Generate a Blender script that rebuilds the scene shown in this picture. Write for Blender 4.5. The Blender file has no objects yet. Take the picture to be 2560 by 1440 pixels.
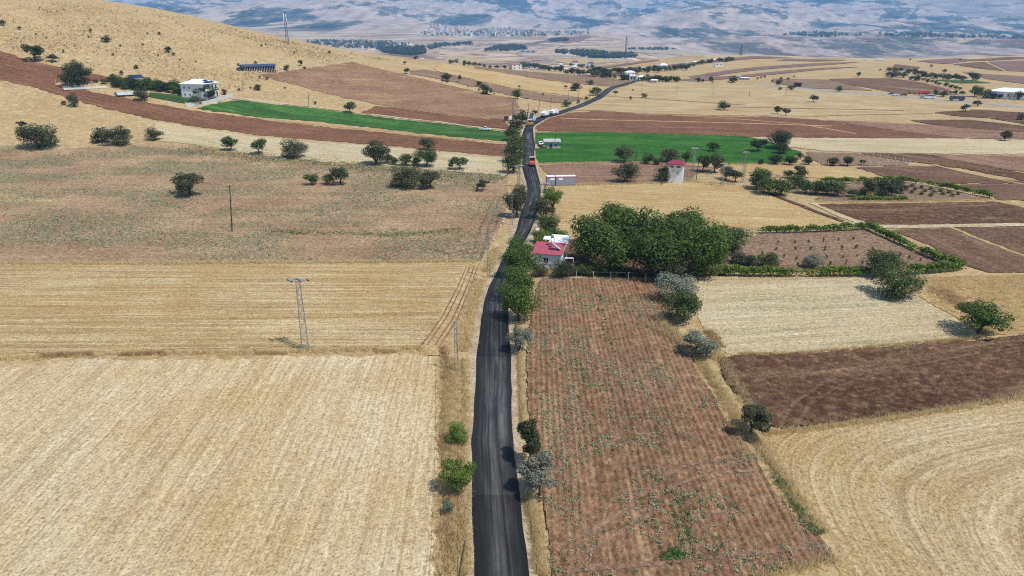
import bpy, math, random
import numpy as np
from mathutils import Vector, Matrix
from mathutils.geometry import delaunay_2d_cdt
R = math.radians
rng = np.random.default_rng(7)
random.seed(7)
SC = bpy.context.scene
COL = SC.collection
# ------------------------------------------------------------------ camera
F, CX, CY, YH, H = 1750.0, 1280.0, 720.0, 60.0, 46.0
PITCH = math.atan((CY - YH) / F)
SP, CP = math.sin(PITCH), math.cos(PITCH)
cam_d = bpy.data.cameras.new('camera')
cam_d.sensor_width = 36.0
cam_d.lens = F / 2560 * 36.0
cam_d.clip_start = 0.5
cam_d.clip_end = 60000
cam = bpy.data.objects.new('camera', cam_d)
COL.objects.link(cam)
cam.location = (0, 0, H)
cam.rotation_euler = (math.pi / 2 - PITCH, 0, 0)
SC.camera = cam
# ------------------------------------------------------------------ sky, sun, exposure
SUN_EL = R(60)
SH = Vector((-0.82, 0.57, 0)).normalized()          # direction the shadows fall
ld = Vector((SH.x * math.cos(SUN_EL), SH.y * math.cos(SUN_EL), -math.sin(SUN_EL)))
world = bpy.data.worlds.new('World')
SC.world = world
world.use_nodes = True
wn = world.node_tree
sky = wn.nodes.new('ShaderNodeTexSky')
sky.sky_type = 'NISHITA'
sky.sun_disc = False
sky.sun_elevation = SUN_EL
sky.sun_rotation = math.atan2(-SH.x, -SH.y)
sky.altitude = 1000
sky.dust_density = 1.5
bg = wn.nodes['Background']
bg.inputs['Strength'].default_value = 0.13
wn.links.new(sky.outputs[0], bg.inputs['Color'])
sd = bpy.data.lights.new('sun', 'SUN')
sd.energy = 4.0
sd.angle = R(0.53)
sd.color = (1.0, 0.975, 0.93)
sun = bpy.data.objects.new('sun', sd)
COL.objects.link(sun)
sun.rotation_euler = ld.to_track_quat('-Z', 'Y').to_euler()
sun.location = (40, -30, 120)
SC.view_settings.view_transform = 'Standard'
SC.view_settings.look = 'None'
SC.view_settings.exposure = 0.12
SC.view_settings.gamma = 1.0
SC.cycles.use_denoising = False
SC.cycles.pixel_filter_type = 'BLACKMAN_HARRIS'
SC.cycles.filter_width = 1.1
SC.cycles.max_bounces = 6
SC.cycles.diffuse_bounces = 3
SC.cycles.transmission_bounces = 3
SC.cycles.volume_bounces = 1
SC.cycles.transparent_max_bounces = 8
SC.cycles.caustics_reflective = False
SC.cycles.caustics_refractive = False

# ------------------------------------------------------------------ numpy noise
def _hash(ix, iy, seed):
    h = (ix.astype(np.int64) * 374761393 + iy.astype(np.int64) * 668265263 + seed * 1442695041) & 0xFFFFFFFF
    h = ((h ^ (h >> 13)) * 1274126177) & 0xFFFFFFFF
    h = h ^ (h >> 16)
    return (h & 0xFFFF) / 65535.0
def vnoise(x, y, seed=0):
    ix, iy = np.floor(x), np.floor(y)
    fx, fy = x - ix, y - iy
    fx = fx * fx * (3 - 2 * fx); fy = fy * fy * (3 - 2 * fy)
    a = _hash(ix, iy, seed); b = _hash(ix + 1, iy, seed)
    c = _hash(ix, iy + 1, seed); d = _hash(ix + 1, iy + 1, seed)
    return (a * (1 - fx) + b * fx) * (1 - fy) + (c * (1 - fx) + d * fx) * fy
def fbm(x, y, oct=4, seed=0, ridged=False):
    s = 0; a = 0.5; t = 0
    for k in range(oct):
        n = vnoise(x, y, seed + k * 17)
        if ridged: n = 1 - np.abs(2 * n - 1)
        s = s + a * n; t += a
        x = x * 2.03 + 13.7; y = y * 2.03 - 7.1; a *= 0.5
    return s / t

# ------------------------------------------------------------------ terrain heightfield
def row_z(row, Y):
    yc = (CY - row) / F
    return H + Y * (-SP + yc * CP) / (CP + yc * SP)
FLAT0 = [(-60, 0.0), (150, 0.0)]
def col(px, *kn):
    out = list(FLAT0)
    for k in kn:
        out.append((k[0], k[1] if len(k) == 3 else row_z(k[1], k[0])))
    return px, out
Z = 'z'
FL = [(1100, -30, Z), (2500, -50, Z), (4000, 72), (6000, 48), (7500, 22), (9500, 15), (13000, -28), (16500, -30)]
CT = [
 col(-1500, (230, 0, Z), (480, -110), *FL),
 col(-300, (232, 0, Z), (520, -72), *FL),
 col(0, (236, 0, Z), (530, -48), *FL),
 col(240, (245, 0, Z), (540, -2), *FL),
 col(400, (255, 0, Z), (550, 20), (1100, -30, Z), (2800, -48, Z), (4200, 74), (5200, 62), (6500, 26), (8000, 25), (13000, -20), (16500, -22)),
 col(560, (260, 0, Z), (560, 58), (1100, -30, Z), (2800, -48, Z), (4200, 74), (5200, 62), (6500, 15), (8000, 22), (13000, -12), (16500, -15)),
 col(715, (270, 0, Z), (570, 98), (1100, -30, Z), (2800, -48, Z), (4200, 76), (5200, 58), (6500, 10), (8000, 22), (13000, -3), (16500, -5)),
 col(870, (280, 0, Z), (580, 128), (1100, -30, Z), (3000, -46, Z), (4200, 82), (5500, 55), (7500, 28), (9500, 10), (13000, -18), (16500, -20)),
 col(1010, (300, 0, Z), (590, 146), (1100, -30, Z), (3000, -46, Z), (4000, 92), (4800, 62), (6500, 45), (8500, 15), (13000, -18), (16500, -20)),
 col(1150, (320, 0, Z), (610, 164), (1100, -30, Z), (2400, -46, Z), (3300, 112), (4300, 88), (4800, 72), (6200, 60), (7500, 25), (9000, 5), (13000, -18), (16500, -20)),
 col(1280, (340, 0, Z), (620, 178), (1100, -28, Z), (2400, -46, Z), (3300, 112), (4300, 88), (4800, 72), (6200, 60), (7500, 25), (9000, 5), (13000, -18), (16500, -20)),
 col(1400, (400, 0, Z), (640, 188), (1000, -14, Z), (1400, -28, Z), (2400, -46, Z), (3200, 112), (3900, 95), (4500, 82), (5200, 80), (6500, 42), (8000, 12), (13000, -18), (16500, -20)),
 col(1500, (400, 0, Z), (650, 191), (1000, -11, Z), (1400, -28, Z), (2400, -50, Z), (3000, 128), (3800, 86), (4300, 90), (6500, 45), (8500, 27), (13000, -12), (16500, -14)),
 col(1590, (640, 0, Z), (1000, 151), (1500, -36, Z), (2400, -55, Z), (3300, 124), (4500, 112), (5500, 75), (6800, 38), (9000, 34), (13000, -8), (16500, -10)),
 col(1750, (640, 0, Z), (1000, 142), (1500, -36, Z), (2400, -60, Z), (3300, 130), (4500, 100), (5500, 55), (6500, 2), (8000, 15), (13000, -5), (16500, -6)),
 col(1900, (640, 0, Z), (1000, 138), (1500, -36, Z), (2400, -60, Z), (3200, 135), (4200, 97), (5200, 75), (6500, 26), (8500, 30), (13000, -5), (16500, -6)),
 col(2070, (640, 0, Z), (1000, 145), (1500, -36, Z), (2400, -60, Z), (3200, 142), (4000, 96), (4800, 88), (6500, 50), (8500, 25), (13000, 5), (16500, 6)),
 col(2250, (640, 0, Z), (1000, 150), (1500, -36, Z), (2400, -60, Z), (3200, 138), (4000, 94), (4800, 90), (6000, 55), (8000, 20), (13000, -8), (16500, -10)),
 col(2560, (640, 0, Z), (1050, 141), (1500, -36, Z), (2400, -60, Z), (3200, 130), (3800, 104), (4800, 92), (6500, 45), (8000, 15), (13000, -18), (16500, -20)),
 col(4200, (640, 0, Z), (1050, 140), (1500, -36, Z), (2400, -60, Z), (3200, 130), (3800, 104), (4800, 92), (6500, 45), (8000, 15), (13000, -18), (16500, -20)),
]
def pchip(x, y, xq):
    x = np.array(x, float); y = np.array(y, float)
    h = np.diff(x); d = np.diff(y) / h
    m = np.zeros_like(y)
    for i in range(1, len(x) - 1):
        if d[i - 1] * d[i] > 0:
            w1 = 2 * h[i] + h[i - 1]; w2 = h[i] + 2 * h[i - 1]
            m[i] = (w1 + w2) / (w1 / d[i - 1] + w2 / d[i])
    k = np.clip(np.searchsorted(x, xq) - 1, 0, len(h) - 1)
    t = np.clip((xq - x[k]) / h[k], 0, 1)
    return ((1 + 2 * t) * (1 - t) ** 2 * y[k] + t * (1 - t) ** 2 * h[k] * m[k]
            + t * t * (3 - 2 * t) * y[k + 1] + t * t * (t - 1) * h[k] * m[k + 1])
AP, RT, NR, NC, WM = 80.0, 1.0075, 708, 560, 1.3
YR = 85.0 * RT ** np.arange(NR) - AP
WC = np.linspace(-WM, WM, NC)
XG = WC[None, :] * (YR[:, None] + AP)
YG = np.repeat(YR[:, None], NC, 1)
_cw = np.array([(c[0] - CX) / F * CP for c in CT])
_cz = np.array([pchip([k[0] for k in c[1]], [k[1] for k in c[1]], YR) for c in CT])
ZG = np.zeros((NR, NC))
for i in range(NR):
    ZG[i] = np.interp(XG[i] / max(YR[i], 60.0), _cw, _cz[:, i])
_k = np.hanning(31); _k /= _k.sum()
ZG = np.array([np.convolve(np.pad(r, 15, 'edge'), _k, 'valid') for r in ZG])
# rolling detail: gentle on the plain, strong in the mountains
_ss = lambda a, b, x: np.clip((x - a) / (b - a), 0, 1) ** 2 * (3 - 2 * np.clip((x - a) / (b - a), 0, 1))
ZG += 0.9 * _ss(150, 420, YG) * (fbm(XG / 70, YG / 70, 3, 3) - .5)
ZG += 3.5 * _ss(800, 2500, YG) * (fbm(XG / 260, YG / 260, 3, 5) - .5)
_m = _ss(4600, 7500, YG)
_m = _ss(4900, 6600, YG)
_wx = XG + 500 * (fbm(XG / 1500, YG / 1500, 2, 91) - .5)
ZG += _m * (260 + 160 * _ss(7000, 12000, YG)) * (fbm(_wx / 2600, YG / 3200, 3, 11, True) - .62)
ZG += _m * (290 + 120 * _ss(7000, 12000, YG)) * (fbm(_wx / 760, YG / 1900, 5, 15, True) - .58)
ZG += _ss(2700, 3600, YG) * _ss(-.2, .25, XG / (YG + AP)) * 70 * (fbm(XG / 300, YG / 380, 5, 21, True) - .6)
def ji(x, y):
    y = np.maximum(y, 5.0)
    return (x / (y + AP) + WM) / (2 * WM) * (NC - 1), np.log((y + AP) / 85.0) / math.log(RT)
def zt(x, y):
    x = np.asarray(x, float); y = np.asarray(y, float)
    j, i = ji(x, y)
    j = np.clip(j, 0, NC - 1.001); i = np.clip(i, 0, NR - 1.001)
    j0 = j.astype(int); i0 = i.astype(int); fj = j - j0; fi = i - i0
    return ((ZG[i0, j0] * (1 - fj) + ZG[i0, j0 + 1] * fj) * (1 - fi)
            + (ZG[i0 + 1, j0] * (1 - fj) + ZG[i0 + 1, j0 + 1] * fj) * fi)
_YS = 85.0 * 1.002 ** np.arange(2620) - AP
def ray(px, py):
    xc, yc = (px - CX) / F, (CY - py) / F
    return xc, CP + yc * SP, -SP + yc * CP
def P(px, py):
    """photo pixel -> the point of the terrain it looks at"""
    dx, dy, dz = ray(px, py)
    t = _YS / dy
    g = H + t * dz - zt(t * dx, _YS)
    k = np.argmax(g < 0)
    if g[k] >= 0: k = len(_YS) - 1
    if k == 0: tt = t[0]
    else:
        a = g[k - 1] / (g[k - 1] - g[k]); tt = t[k - 1] + a * (t[k] - t[k - 1])
    x, y = tt * dx, tt * dy
    return Vector((x, y, float(zt(x, y))))
def ppm(v):
    """pixels (of the 2560 wide photograph) per metre at a point"""
    return F / (v.y * CP - (v.z - H) * SP)
def dep(v):
    return math.atan2(H - v.z, math.hypot(v.x, v.y))
def W(pts):
    return np.array([P(a, b)[:2] for a, b in pts])
# ------------------------------------------------------------------ material helpers
class NT:
    def __init__(s, name, rough=0.85, spec=0.2):
        s.m = bpy.data.materials.new(name); s.m.use_nodes = True
        s.t = s.m.node_tree; s.b = s.t.nodes['Principled BSDF']
        s.b.inputs['Roughness'].default_value = rough
        s.b.inputs['Specular IOR Level'].default_value = spec
    def n(s, ty, **kw):
        n = s.t.nodes.new('ShaderNode' + ty)
        for k, v in kw.items(): setattr(n, k, v)
        return n
    def L(s, a, b): s.t.links.new(a, b)
    def put(s, sock, v):
        if isinstance(v, bpy.types.NodeSocket): s.L(v, sock)
        elif isinstance(v, (tuple, list)) and len(v) == 3 and sock.type == 'RGBA': sock.default_value = (*v, 1)
        else: sock.default_value = v
    def pos(s): return s.n('NewGeometry').outputs['Position']
    def uv(s): return s.n('UVMap', uv_map='rows').outputs[0]
    def scale(s, v, x, y, z=1.0):
        m = s.n('VectorMath', operation='MULTIPLY'); s.L(v, m.inputs[0]); m.inputs[1].default_value = (x, y, z)
        return m.outputs[0]
    def noise(s, v, sc, det=3, ro=.55, dist=0.0):
        n = s.n('TexNoise'); s.L(v, n.inputs['Vector']); n.inputs['Scale'].default_value = sc
        n.inputs['Detail'].default_value = det; n.inputs['Roughness'].default_value = ro
        n.inputs['Distortion'].default_value = dist
        return n.outputs['Fac']
    def vor(s, v, sc, out='Color', feat='F1'):
        n = s.n('TexVoronoi', feature=feat); s.L(v, n.inputs['Vector']); n.inputs['Scale'].default_value = sc
        return n.outputs[out]
    def ramp(s, f, *st):
        n = s.n('ValToRGB'); e = n.color_ramp.elements
        while len(e) < len(st): e.new(.5)
        for i, (p, c) in enumerate(st):
            e[i].position = p
            e[i].color = (c, c, c, 1) if isinstance(c, (int, float)) else (*c, 1)
        s.L(f, n.inputs[0]); return n.outputs[0]
    def mix(s, f, a, b, mode='MIX'):
        n = s.n('Mix', data_type='RGBA', blend_type=mode); s.put(n.inputs[0], f)
        s.put(n.inputs[6], a); s.put(n.inputs[7], b); return n.outputs[2]
    def math(s, op, a, b=0.0):
        n = s.n('Math', operation=op); s.put(n.inputs[0], a); s.put(n.inputs[1], b); return n.outputs[0]
    def sep(s, v):
        n = s.n('SeparateXYZ'); s.L(v, n.inputs[0]); return n.outputs
    def bump(s, h, strength, dist):
        n = s.n('Bump'); n.inputs['Strength'].default_value = strength; n.inputs['Distance'].default_value = dist
        s.L(h, n.inputs['Height']); s.L(n.outputs[0], s.b.inputs['Normal'])
    def grain(s, c, lo=.62, hi=1.32, sc=.5):
        n = s.noise(s.pos(), sc, 9, .8)
        f = s.math('MULTIPLY', s.ramp(n, (.36, lo / hi), (.5, 1.0 / hi), (.63, 1.0)), hi)
        return s.mix(1.0, c, f, 'MULTIPLY')
    def done(s, c):
        s.put(s.b.inputs['Base Color'], c); return s.m
def sr(r, g, b, k=1.0):
    f = lambda v: (v / 255 / 12.92 if v <= 10 else ((v / 255 + .055) / 1.055) ** 2.4) * k
    return (f(r), f(g), f(b))
G = 0.80                # albedo = photographed tone * G under this light
def A(r, g, b, k=1.0): return sr(r, g, b, G * k)
def plain(name, c, rough=.6, var=.12, sc=2.0, spec=.3, metal=0.0):
    t = NT(name, rough, spec); t.b.inputs['Metallic'].default_value = metal
    n = t.noise(t.pos(), sc, 4)
    lo = tuple(x * (1 - var) for x in c); hi = tuple(min(1, x * (1 + var)) for x in c)
    return t.done(t.ramp(n, (.3, lo), (.7, hi)))
def stubble(name, pale, gold, soil, ru=.42, rs=1.0, spread=.5, green=None, fine=1.0):
    t = NT(name, .9, .1); u = t.uv(); p = t.pos()
    band = t.noise(t.scale(u, ru, .012), 1.0, 3, .6, .3)         # swaths of the harvester
    line = t.noise(t.scale(u, ru * 3.3, .03), 1.0, 2, .5, .2)   # windrows
    patch = t.noise(p, .045, 4, .6)
    mid = t.noise(t.scale(u, 2.4, .55), 1.0, 4, .7)
    fine_n = t.noise(p, 3.2, 5, .75)
    sparse = t.noise(p, 1.1, 4, .7)
    c = t.mix(t.ramp(patch, (.38, 0), (.64, 1)), pale, gold)
    c = t.mix(t.math('MULTIPLY', t.ramp(band, (.44, 1), (.56, 0)), .55 * rs), c, gold)
    c = t.mix(t.math('MULTIPLY', t.ramp(line, (.30, 1), (.46, 0)), .6 * rs), c, soil)
    c = t.mix(t.math('MULTIPLY', t.ramp(line, (.56, 0), (.66, 1)), .75 * rs), c, tuple(min(1, x * 1.12 + .02) for x in pale))
    blot = t.noise(t.scale(u, .34, .06), 1.0, 5, .65, .4)
    c = t.mix(t.math('MULTIPLY', t.ramp(blot, (.52, 0), (.66, 1)), .55), c, tuple(g * .86 + s * .14 for g, s in zip(gold, soil)))
    c = t.mix(t.math('MULTIPLY', t.ramp(blot, (.30, 1), (.44, 0)), .5), c, tuple(min(1, x * 1.08 + .02) for x in pale))
    c = t.mix(t.math('MULTIPLY', t.ramp(mid, (.36, 1), (.52, 0)), .5), c, soil)
    rowl = t.noise(t.scale(u, 2.6, .035), 1.0, 3, .6, .15)
    c = t.mix(t.math('MULTIPLY', t.ramp(rowl, (.38, 1), (.5, 0)), .45), c, tuple(x * .82 for x in soil))
    if green:
        gb = t.noise(t.scale(u, .30, .02), 1.0, 3, .6)
        gp = t.math('MULTIPLY', t.ramp(gb, (.5, 0), (.6, 1)), t.ramp(sparse, (.42, 0), (.6, 1)))
        c = t.mix(t.math('MULTIPLY', gp, .8), c, green)
    fl = t.ramp(fine_n, (.36, 1), (.48, 0))
    c = t.mix(t.math('MULTIPLY', fl, .85 * fine), c, tuple(x * .62 for x in soil))
    c = t.mix(t.math('MULTIPLY', t.ramp(sparse, (.30, 1), (.42, 0)), .55 * fine), c, tuple(x * .85 for x in gold))
    c = t.mix(t.math('MULTIPLY', t.ramp(fine_n, (.55, 0), (.68, 1)), .5 * fine), c, tuple(min(1, x * 1.18 + .03) for x in pale))
    t.bump(t.math('ADD', fine_n, t.math('MULTIPLY', mid, .6)), .8, .3)
    return t.done(t.grain(c, .72, 1.22, 1.5))
def soil(name, dark, light, straw=None, amt=.4, ru=1.1, weeds=None, lines=.5, clod=2.6):
    t = NT(name, .92, .08); u = t.uv(); p = t.pos()
    fur = t.noise(t.scale(u, ru, .02), 1.0, 2, .5, .15)
    patch = t.noise(p, .05, 4, .6)
    cl = t.noise(p, clod, 5, .75)
    mid = t.noise(p, .55, 4, .7)
    c = t.mix(t.ramp(patch, (.36, 0), (.66, 1)), dark, light)
    c = t.mix(t.math('MULTIPLY', t.ramp(fur, (.36, 1), (.52, 0)), lines), c, tuple(x * .6 for x in dark))
    c = t.mix(t.ramp(cl, (.32, .8), (.45, 0)), c, tuple(x * .5 for x in dark))
    c = t.mix(t.ramp(cl, (.56, 0), (.7, .6)), c, tuple(min(1, x * 1.35) for x in light))
    if straw:
        sl = t.noise(t.scale(u, ru * .35, .02), 1.0, 4, .65, .2)
        s1 = t.ramp(sl, (.54, 0), (.64, 1))
        sf = t.ramp(t.noise(p, 1.9, 5, .8), (.5, 0), (.62, 1))
        sp = t.ramp(mid, (.46, 0), (.62, .65))
        f = t.math('MULTIPLY', t.math('MAXIMUM', s1, sp), t.math('ADD', t.math('MULTIPLY', sf, .6), .4))
        c = t.mix(t.math('MULTIPLY', f, amt), c, straw)
    if weeds:
        wf = t.math('MULTIPLY', t.ramp(t.noise(p, 1.3, 4, .75), (.53, 0), (.6, 1)), t.ramp(mid, (.4, .25), (.6, 1)))
        c = t.mix(t.math('MULTIPLY', wf, .8), c, weeds)
    t.bump(t.math('ADD', cl, t.math('MULTIPLY', fur, .8)), 1.0, .35)
    return t.done(t.grain(c, .5, 1.55, 1.2))
M = {}
PALE, GOLD, SOILC = A(236, 218, 176), A(205, 172, 112), A(164, 134, 104)
M['stub_near'] = stubble('stubble_near', A(248, 229, 187), A(226, 194, 138), A(186, 154, 114), .24, .5)
M['stub_mid'] = stubble('stubble_swaths', A(232, 208, 158), A(202, 166, 104), A(158, 126, 92), .40, 1.0)
M['stub_pale'] = stubble('stubble_pale', A(236, 220, 182), A(222, 198, 150), A(184, 160, 124), .35, .7, green=A(160, 156, 116))
M['stub_gold'] = stubble('stubble_gold', A(230, 204, 150), A(204, 168, 108), A(172, 138, 98), .3, .8)
M['stub_right'] = stubble('stubble_curved_rows', A(232, 210, 164), A(206, 174, 118), A(172, 140, 102), .40, .62)
M['stub_far'] = stubble('stubble_far', A(226, 204, 158), A(200, 170, 118), A(160, 130, 96), .13, 1.1, fine=.7)
STRAW = A(220, 192, 146)
WEED = A(146, 148, 122)
M['soil_red'] = soil('red_ploughed_soil', A(124, 84, 62), A(148, 104, 78), A(194, 154, 116), .55)
M['soil_weedy'] = soil('weedy_red_soil', A(168, 130, 98), A(206, 170, 130), A(216, 190, 148), .6, .5, weeds=A(146, 150, 116), lines=.25)
M['soil_near'] = soil('furrowed_brown_soil', A(148, 110, 82), A(174, 134, 102), A(218, 186, 142), .8, 1.3, lines=.45)
M['soil_dark'] = soil('dark_ploughed_soil', A(96, 68, 50), A(118, 86, 66), A(204, 172, 130), .7, .5, lines=.3)
M['soil_mix'] = soil('fallow_soil_with_straw', A(140, 106, 88), A(168, 132, 108), A(206, 174, 132), .75, .5)
M['soil_hill'] = soil('reddish_fallow', A(142, 106, 82), A(168, 132, 102), A(206, 174, 126), .85, .3, lines=.25)
M['soil_grey'] = soil('smooth_grey_brown_soil', A(140, 113, 90), A(158, 131, 106), None, 0, .4, lines=.2, clod=1.2)
M['soil_brown'] = soil('brown_tilled_soil', A(116, 86, 68), A(140, 108, 86), A(194, 164, 124), .5, .5)
M['soil_far'] = soil('far_brown_soil', A(128, 102, 92), A(148, 120, 106), A(186, 158, 124), .35, .1, lines=.25, clod=.6)
M['track'] = soil('pale_dirt_track', A(206, 182, 146), A(226, 204, 168), None, 0, .8, lines=.2)
M['track_brown'] = soil('brown_dirt_track', A(158, 122, 98), A(178, 142, 116), None, 0, .8, lines=.2)
def crop(name, a, b, pale, ru=.5):
    t = NT(name, .8, .15); u = t.uv(); p = t.pos()
    l = t.noise(t.scale(u, ru, .03), 1, 3, .6, .2); f = t.noise(p, 2.2, 5, .75); q = t.noise(p, .09, 4, .6)
    c = t.mix(t.ramp(q, (.35, 0), (.68, 1)), a, b)
    c = t.mix(t.ramp(l, (.36, .7), (.5, 0)), c, tuple(x * .6 for x in a))
    wb = t.noise(t.scale(u, .13, .012), 1, 4, .65, .3)
    c = t.mix(t.ramp(wb, (.38, .6), (.5, 0)), c, tuple(x * .62 for x in a)); c = t.mix(t.ramp(wb, (.54, 0), (.66, .5)), c, tuple(x * 1.35 for x in b))
    c = t.mix(t.ramp(f, (.36, .75), (.5, 0)), c, tuple(x * .5 for x in a))
    c = t.mix(t.ramp(t.noise(t.scale(u, .12, .05), 1, 5, .75), (.62, 0), (.72, .5)), c, pale)
    t.bump(f, .8, .3); return t.done(t.grain(c, .6, 1.4, .5))
M['crop_left'] = crop('green_forage_crop', A(62, 104, 38), A(88, 130, 56), A(128, 156, 104))
M['crop_right'] = crop('lush_green_crop', A(54, 106, 26), A(76, 126, 38), A(140, 156, 96))
M['crop_low'] = crop('vegetable_rows', A(62, 96, 46), A(92, 116, 62), A(126, 110, 80), 1.2)
# asphalt: dark mat with brushed wheel streaks along the road
t = NT('fresh_asphalt', .7, .18); u = t.uv(); p = t.pos()
st = t.noise(t.scale(u, 12.0, .035), 1, 4, .6, .05)
st2 = t.noise(t.scale(u, 3.0, .10), 1, 3, .55, .1)
gr = t.noise(p, 5.0, 5, .75)
ux = t.sep(u)[0]
mid = t.ramp(ux, (.0, 0), (.2, .25), (.45, 1), (.78, .8), (.9, .1), (1, 0))
f = t.math('MULTIPLY', t.math('MULTIPLY', t.ramp(st, (.4, .1), (.68, 1)), t.ramp(st2, (.36, .25), (.62, 1))), mid)
c = t.mix(f, A(40, 39, 39), A(128, 125, 121))
c = t.mix(t.ramp(gr, (.3, .55), (.5, 0)), c, A(26, 25, 25))
wn_ = t.n('TexWhiteNoise', noise_dimensions='1D'); t.L(t.math('FLOOR', t.math('MULTIPLY', t.sep(u)[1], .062)), wn_.inputs['W'])
sg = t.math('ADD', t.math('MULTIPLY', wn_.outputs[0], .55), .72)
c = t.mix(1.0, c, sg, 'MULTIPLY')
dust = t.math('MULTIPLY', t.ramp(t.noise(t.scale(u, 5.0, .4), 1, 5, .7), (.6, 0), (.75, .5)), mid)
c = t.mix(dust, c, A(126, 122, 118))
t.put(t.b.inputs['Roughness'], t.ramp(st, (.35, .6), (.7, .8)))
t.bump(gr, .35, .05)
M['asphalt'] = t.done(c)
t = NT('worn_highway_asphalt', .8, .2); c = t.ramp(t.noise(t.pos(), .4, 5, .7), (.35, A(150, 148, 146)), (.65, A(186, 182, 176))); M['hw'] = t.done(c)
# base ground: dry grass near, valley patchwork and scrub-dotted mountains far away (by real position)
t = NT('dry_ground', .92, .06); p = t.pos(); X_, Y_, Z_ = t.sep(p)
n1 = t.noise(p, .03, 5, .6); n2 = t.noise(p, .35, 5, .7); n3 = t.noise(p, 2.0, 5, .8)
c = t.mix(t.ramp(n1, (.36, 0), (.64, 1)), A(200, 174, 128), A(186, 156, 110))
c = t.mix(t.ramp(n2, (.52, 0), (.66, .8)), c, A(220, 198, 152))
c = t.mix(t.ramp(n2, (.30, .6), (.44, 0)), c, A(160, 134, 98))
c = t.mix(t.ramp(n3, (.32, .85), (.46, 0)), c, A(128, 104, 72))
c = t.mix(t.ramp(n3, (.56, 0), (.68, .6)), c, A(232, 208, 162))
cell = t.vor(t.scale(p, .0036, .0016), 1.0)
cs = t.sep(cell)
vf = t.ramp(cs[0], (.0, A(244, 222, 190)), (.3, A(214, 188, 154)), (.42, A(186, 150, 124)), (.55, A(128, 98, 86)), (.66, A(238, 216, 184)), (.86, A(116, 90, 80)), (.95, A(200, 170, 140)))
vn = t.noise(t.scale(p, .010, .003), 1, 6, .65)
vf = t.mix(t.ramp(vn, (.36, .7), (.5, 0)), vf, A(160, 136, 116))
vd = t.noise(t.scale(p, .016, .006), 1, 6, .72)
vf = t.mix(t.ramp(vd, (.56, 0), (.62, .9)), vf, A(70, 78, 60))
c = t.mix(t.ramp(t.math('MULTIPLY', Y_, .0005), (.46, 0), (.62, 1)), c, vf)
mn = t.noise(t.scale(p, .0016, .0003, .006), 1, 7, .62)
ms = t.noise(t.scale(p, .0085, .0022, .025), 1, 7, .72)
spur = t.noise(t.scale(p, .0021, .0004, .007), 1, 5, .6, .3)                 # belts of scrub and bare rock
scr = t.math('ADD', mn, t.math('ADD', t.math('MULTIPLY', t.math('SUBTRACT', ms, .5), .6), t.math('MULTIPLY', t.math('SUBTRACT', spur, .5), 1.0)))
mc = t.mix(t.ramp(ms, (.36, 0), (.62, 1)), A(222, 198, 176), A(172, 148, 130))
mc = t.mix(t.ramp(scr, (.51, 0), (.57, .8)), mc, A(72, 76, 64))
mc = t.mix(t.ramp(scr, (.60, 0), (.68, .9)), mc, A(46, 54, 48))
mk = t.math('ADD', t.math('MULTIPLY', Y_, .0001), t.math('MULTIPLY', mn, .1))
c = t.mix(t.ramp(mk, (.44, 0), (.52, 1)), c, mc)
esc = t.math('MULTIPLY', t.ramp(t.math('MULTIPLY', Y_, .0001), (.25, 0), (.30, 1)), t.ramp(t.math('DIVIDE', X_, Y_), (.1, 0), (.2, 1)))
c = t.mix(t.math('MULTIPLY', esc, t.ramp(t.math('MULTIPLY', Y_, .0001), (.395, 1), (.42, 0))), c, t.mix(t.ramp(scr, (.50, 0), (.60, .9)), t.mix(t.ramp(ms, (.4, 0), (.6, 1)), A(206, 184, 166), A(160, 136, 122)), A(88, 88, 74)))
t.bump(t.math('ADD', n3, n2), .6, .3)
M['ground'] = t.done(t.grain(c, .72, 1.24, .8))
# ------------------------------------------------------------------ mesh helpers
def link(name, me, parent=None, mats=(), **props):
    o = bpy.data.objects.new(name, me)
    COL.objects.link(o)
    if me is not None and mats and len(me.materials) == 0:
        for m in mats: me.materials.append(m)
    o.parent = parent
    for k, v in props.items(): o[k] = v
    return o
def npmesh(name, v, f, smooth=False):
    """v (n,3), f (m,k) numpy"""
    me = bpy.data.meshes.new(name)
    v = np.asarray(v, np.float32); f = np.asarray(f, np.int32)
    k = f.shape[1]
    me.vertices.add(len(v)); me.vertices.foreach_set('co', v.ravel())
    me.loops.add(f.size); me.loops.foreach_set('vertex_index', f.ravel())
    me.polygons.add(len(f)); me.polygons.foreach_set('loop_start', np.arange(0, f.size, k, dtype=np.int32))
    me.polygons.foreach_set('loop_total', np.full(len(f), k, np.int32))
    if smooth: me.polygons.foreach_set('use_smooth', np.ones(len(f), bool))
    me.update(calc_edges=True); return me
def set_uv(me, fn, v):
    uv = me.uv_layers.new(name='rows')
    li = np.empty(len(me.loops), np.int32); me.loops.foreach_get('vertex_index', li)
    q = fn(v[:, 0], v[:, 1])
    uv.data.foreach_set('uv', np.stack([q[0][li], q[1][li]], 1).astype(np.float32).ravel())
# ------------------------------------------------------------------ the ground sheet
gi, gj = np.meshgrid(np.arange(NR - 1), np.arange(NC - 1), indexing='ij')
b0 = (gi * NC + gj).ravel()
gv = np.stack([XG.ravel(), YG.ravel(), ZG.ravel()], 1)
gme = npmesh('ground', gv, np.stack([b0, b0 + 1, b0 + NC + 1, b0 + NC], 1), True)
link('ground', gme, None, [M['ground']], kind='structure', label='dry grassland, valley floor and scrubby mountains to the horizon')
# a flat continuation behind the camera
nv = np.array([[-900, -600, 0], [900, -600, 0], [WM * 85, 5, 0], [-WM * 85, 5, 0]], float); nv[:2, 2] = -.02
link('ground', npmesh('ground', nv, [[0, 1, 2, 3]]), None, [M['ground']], kind='structure')
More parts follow.
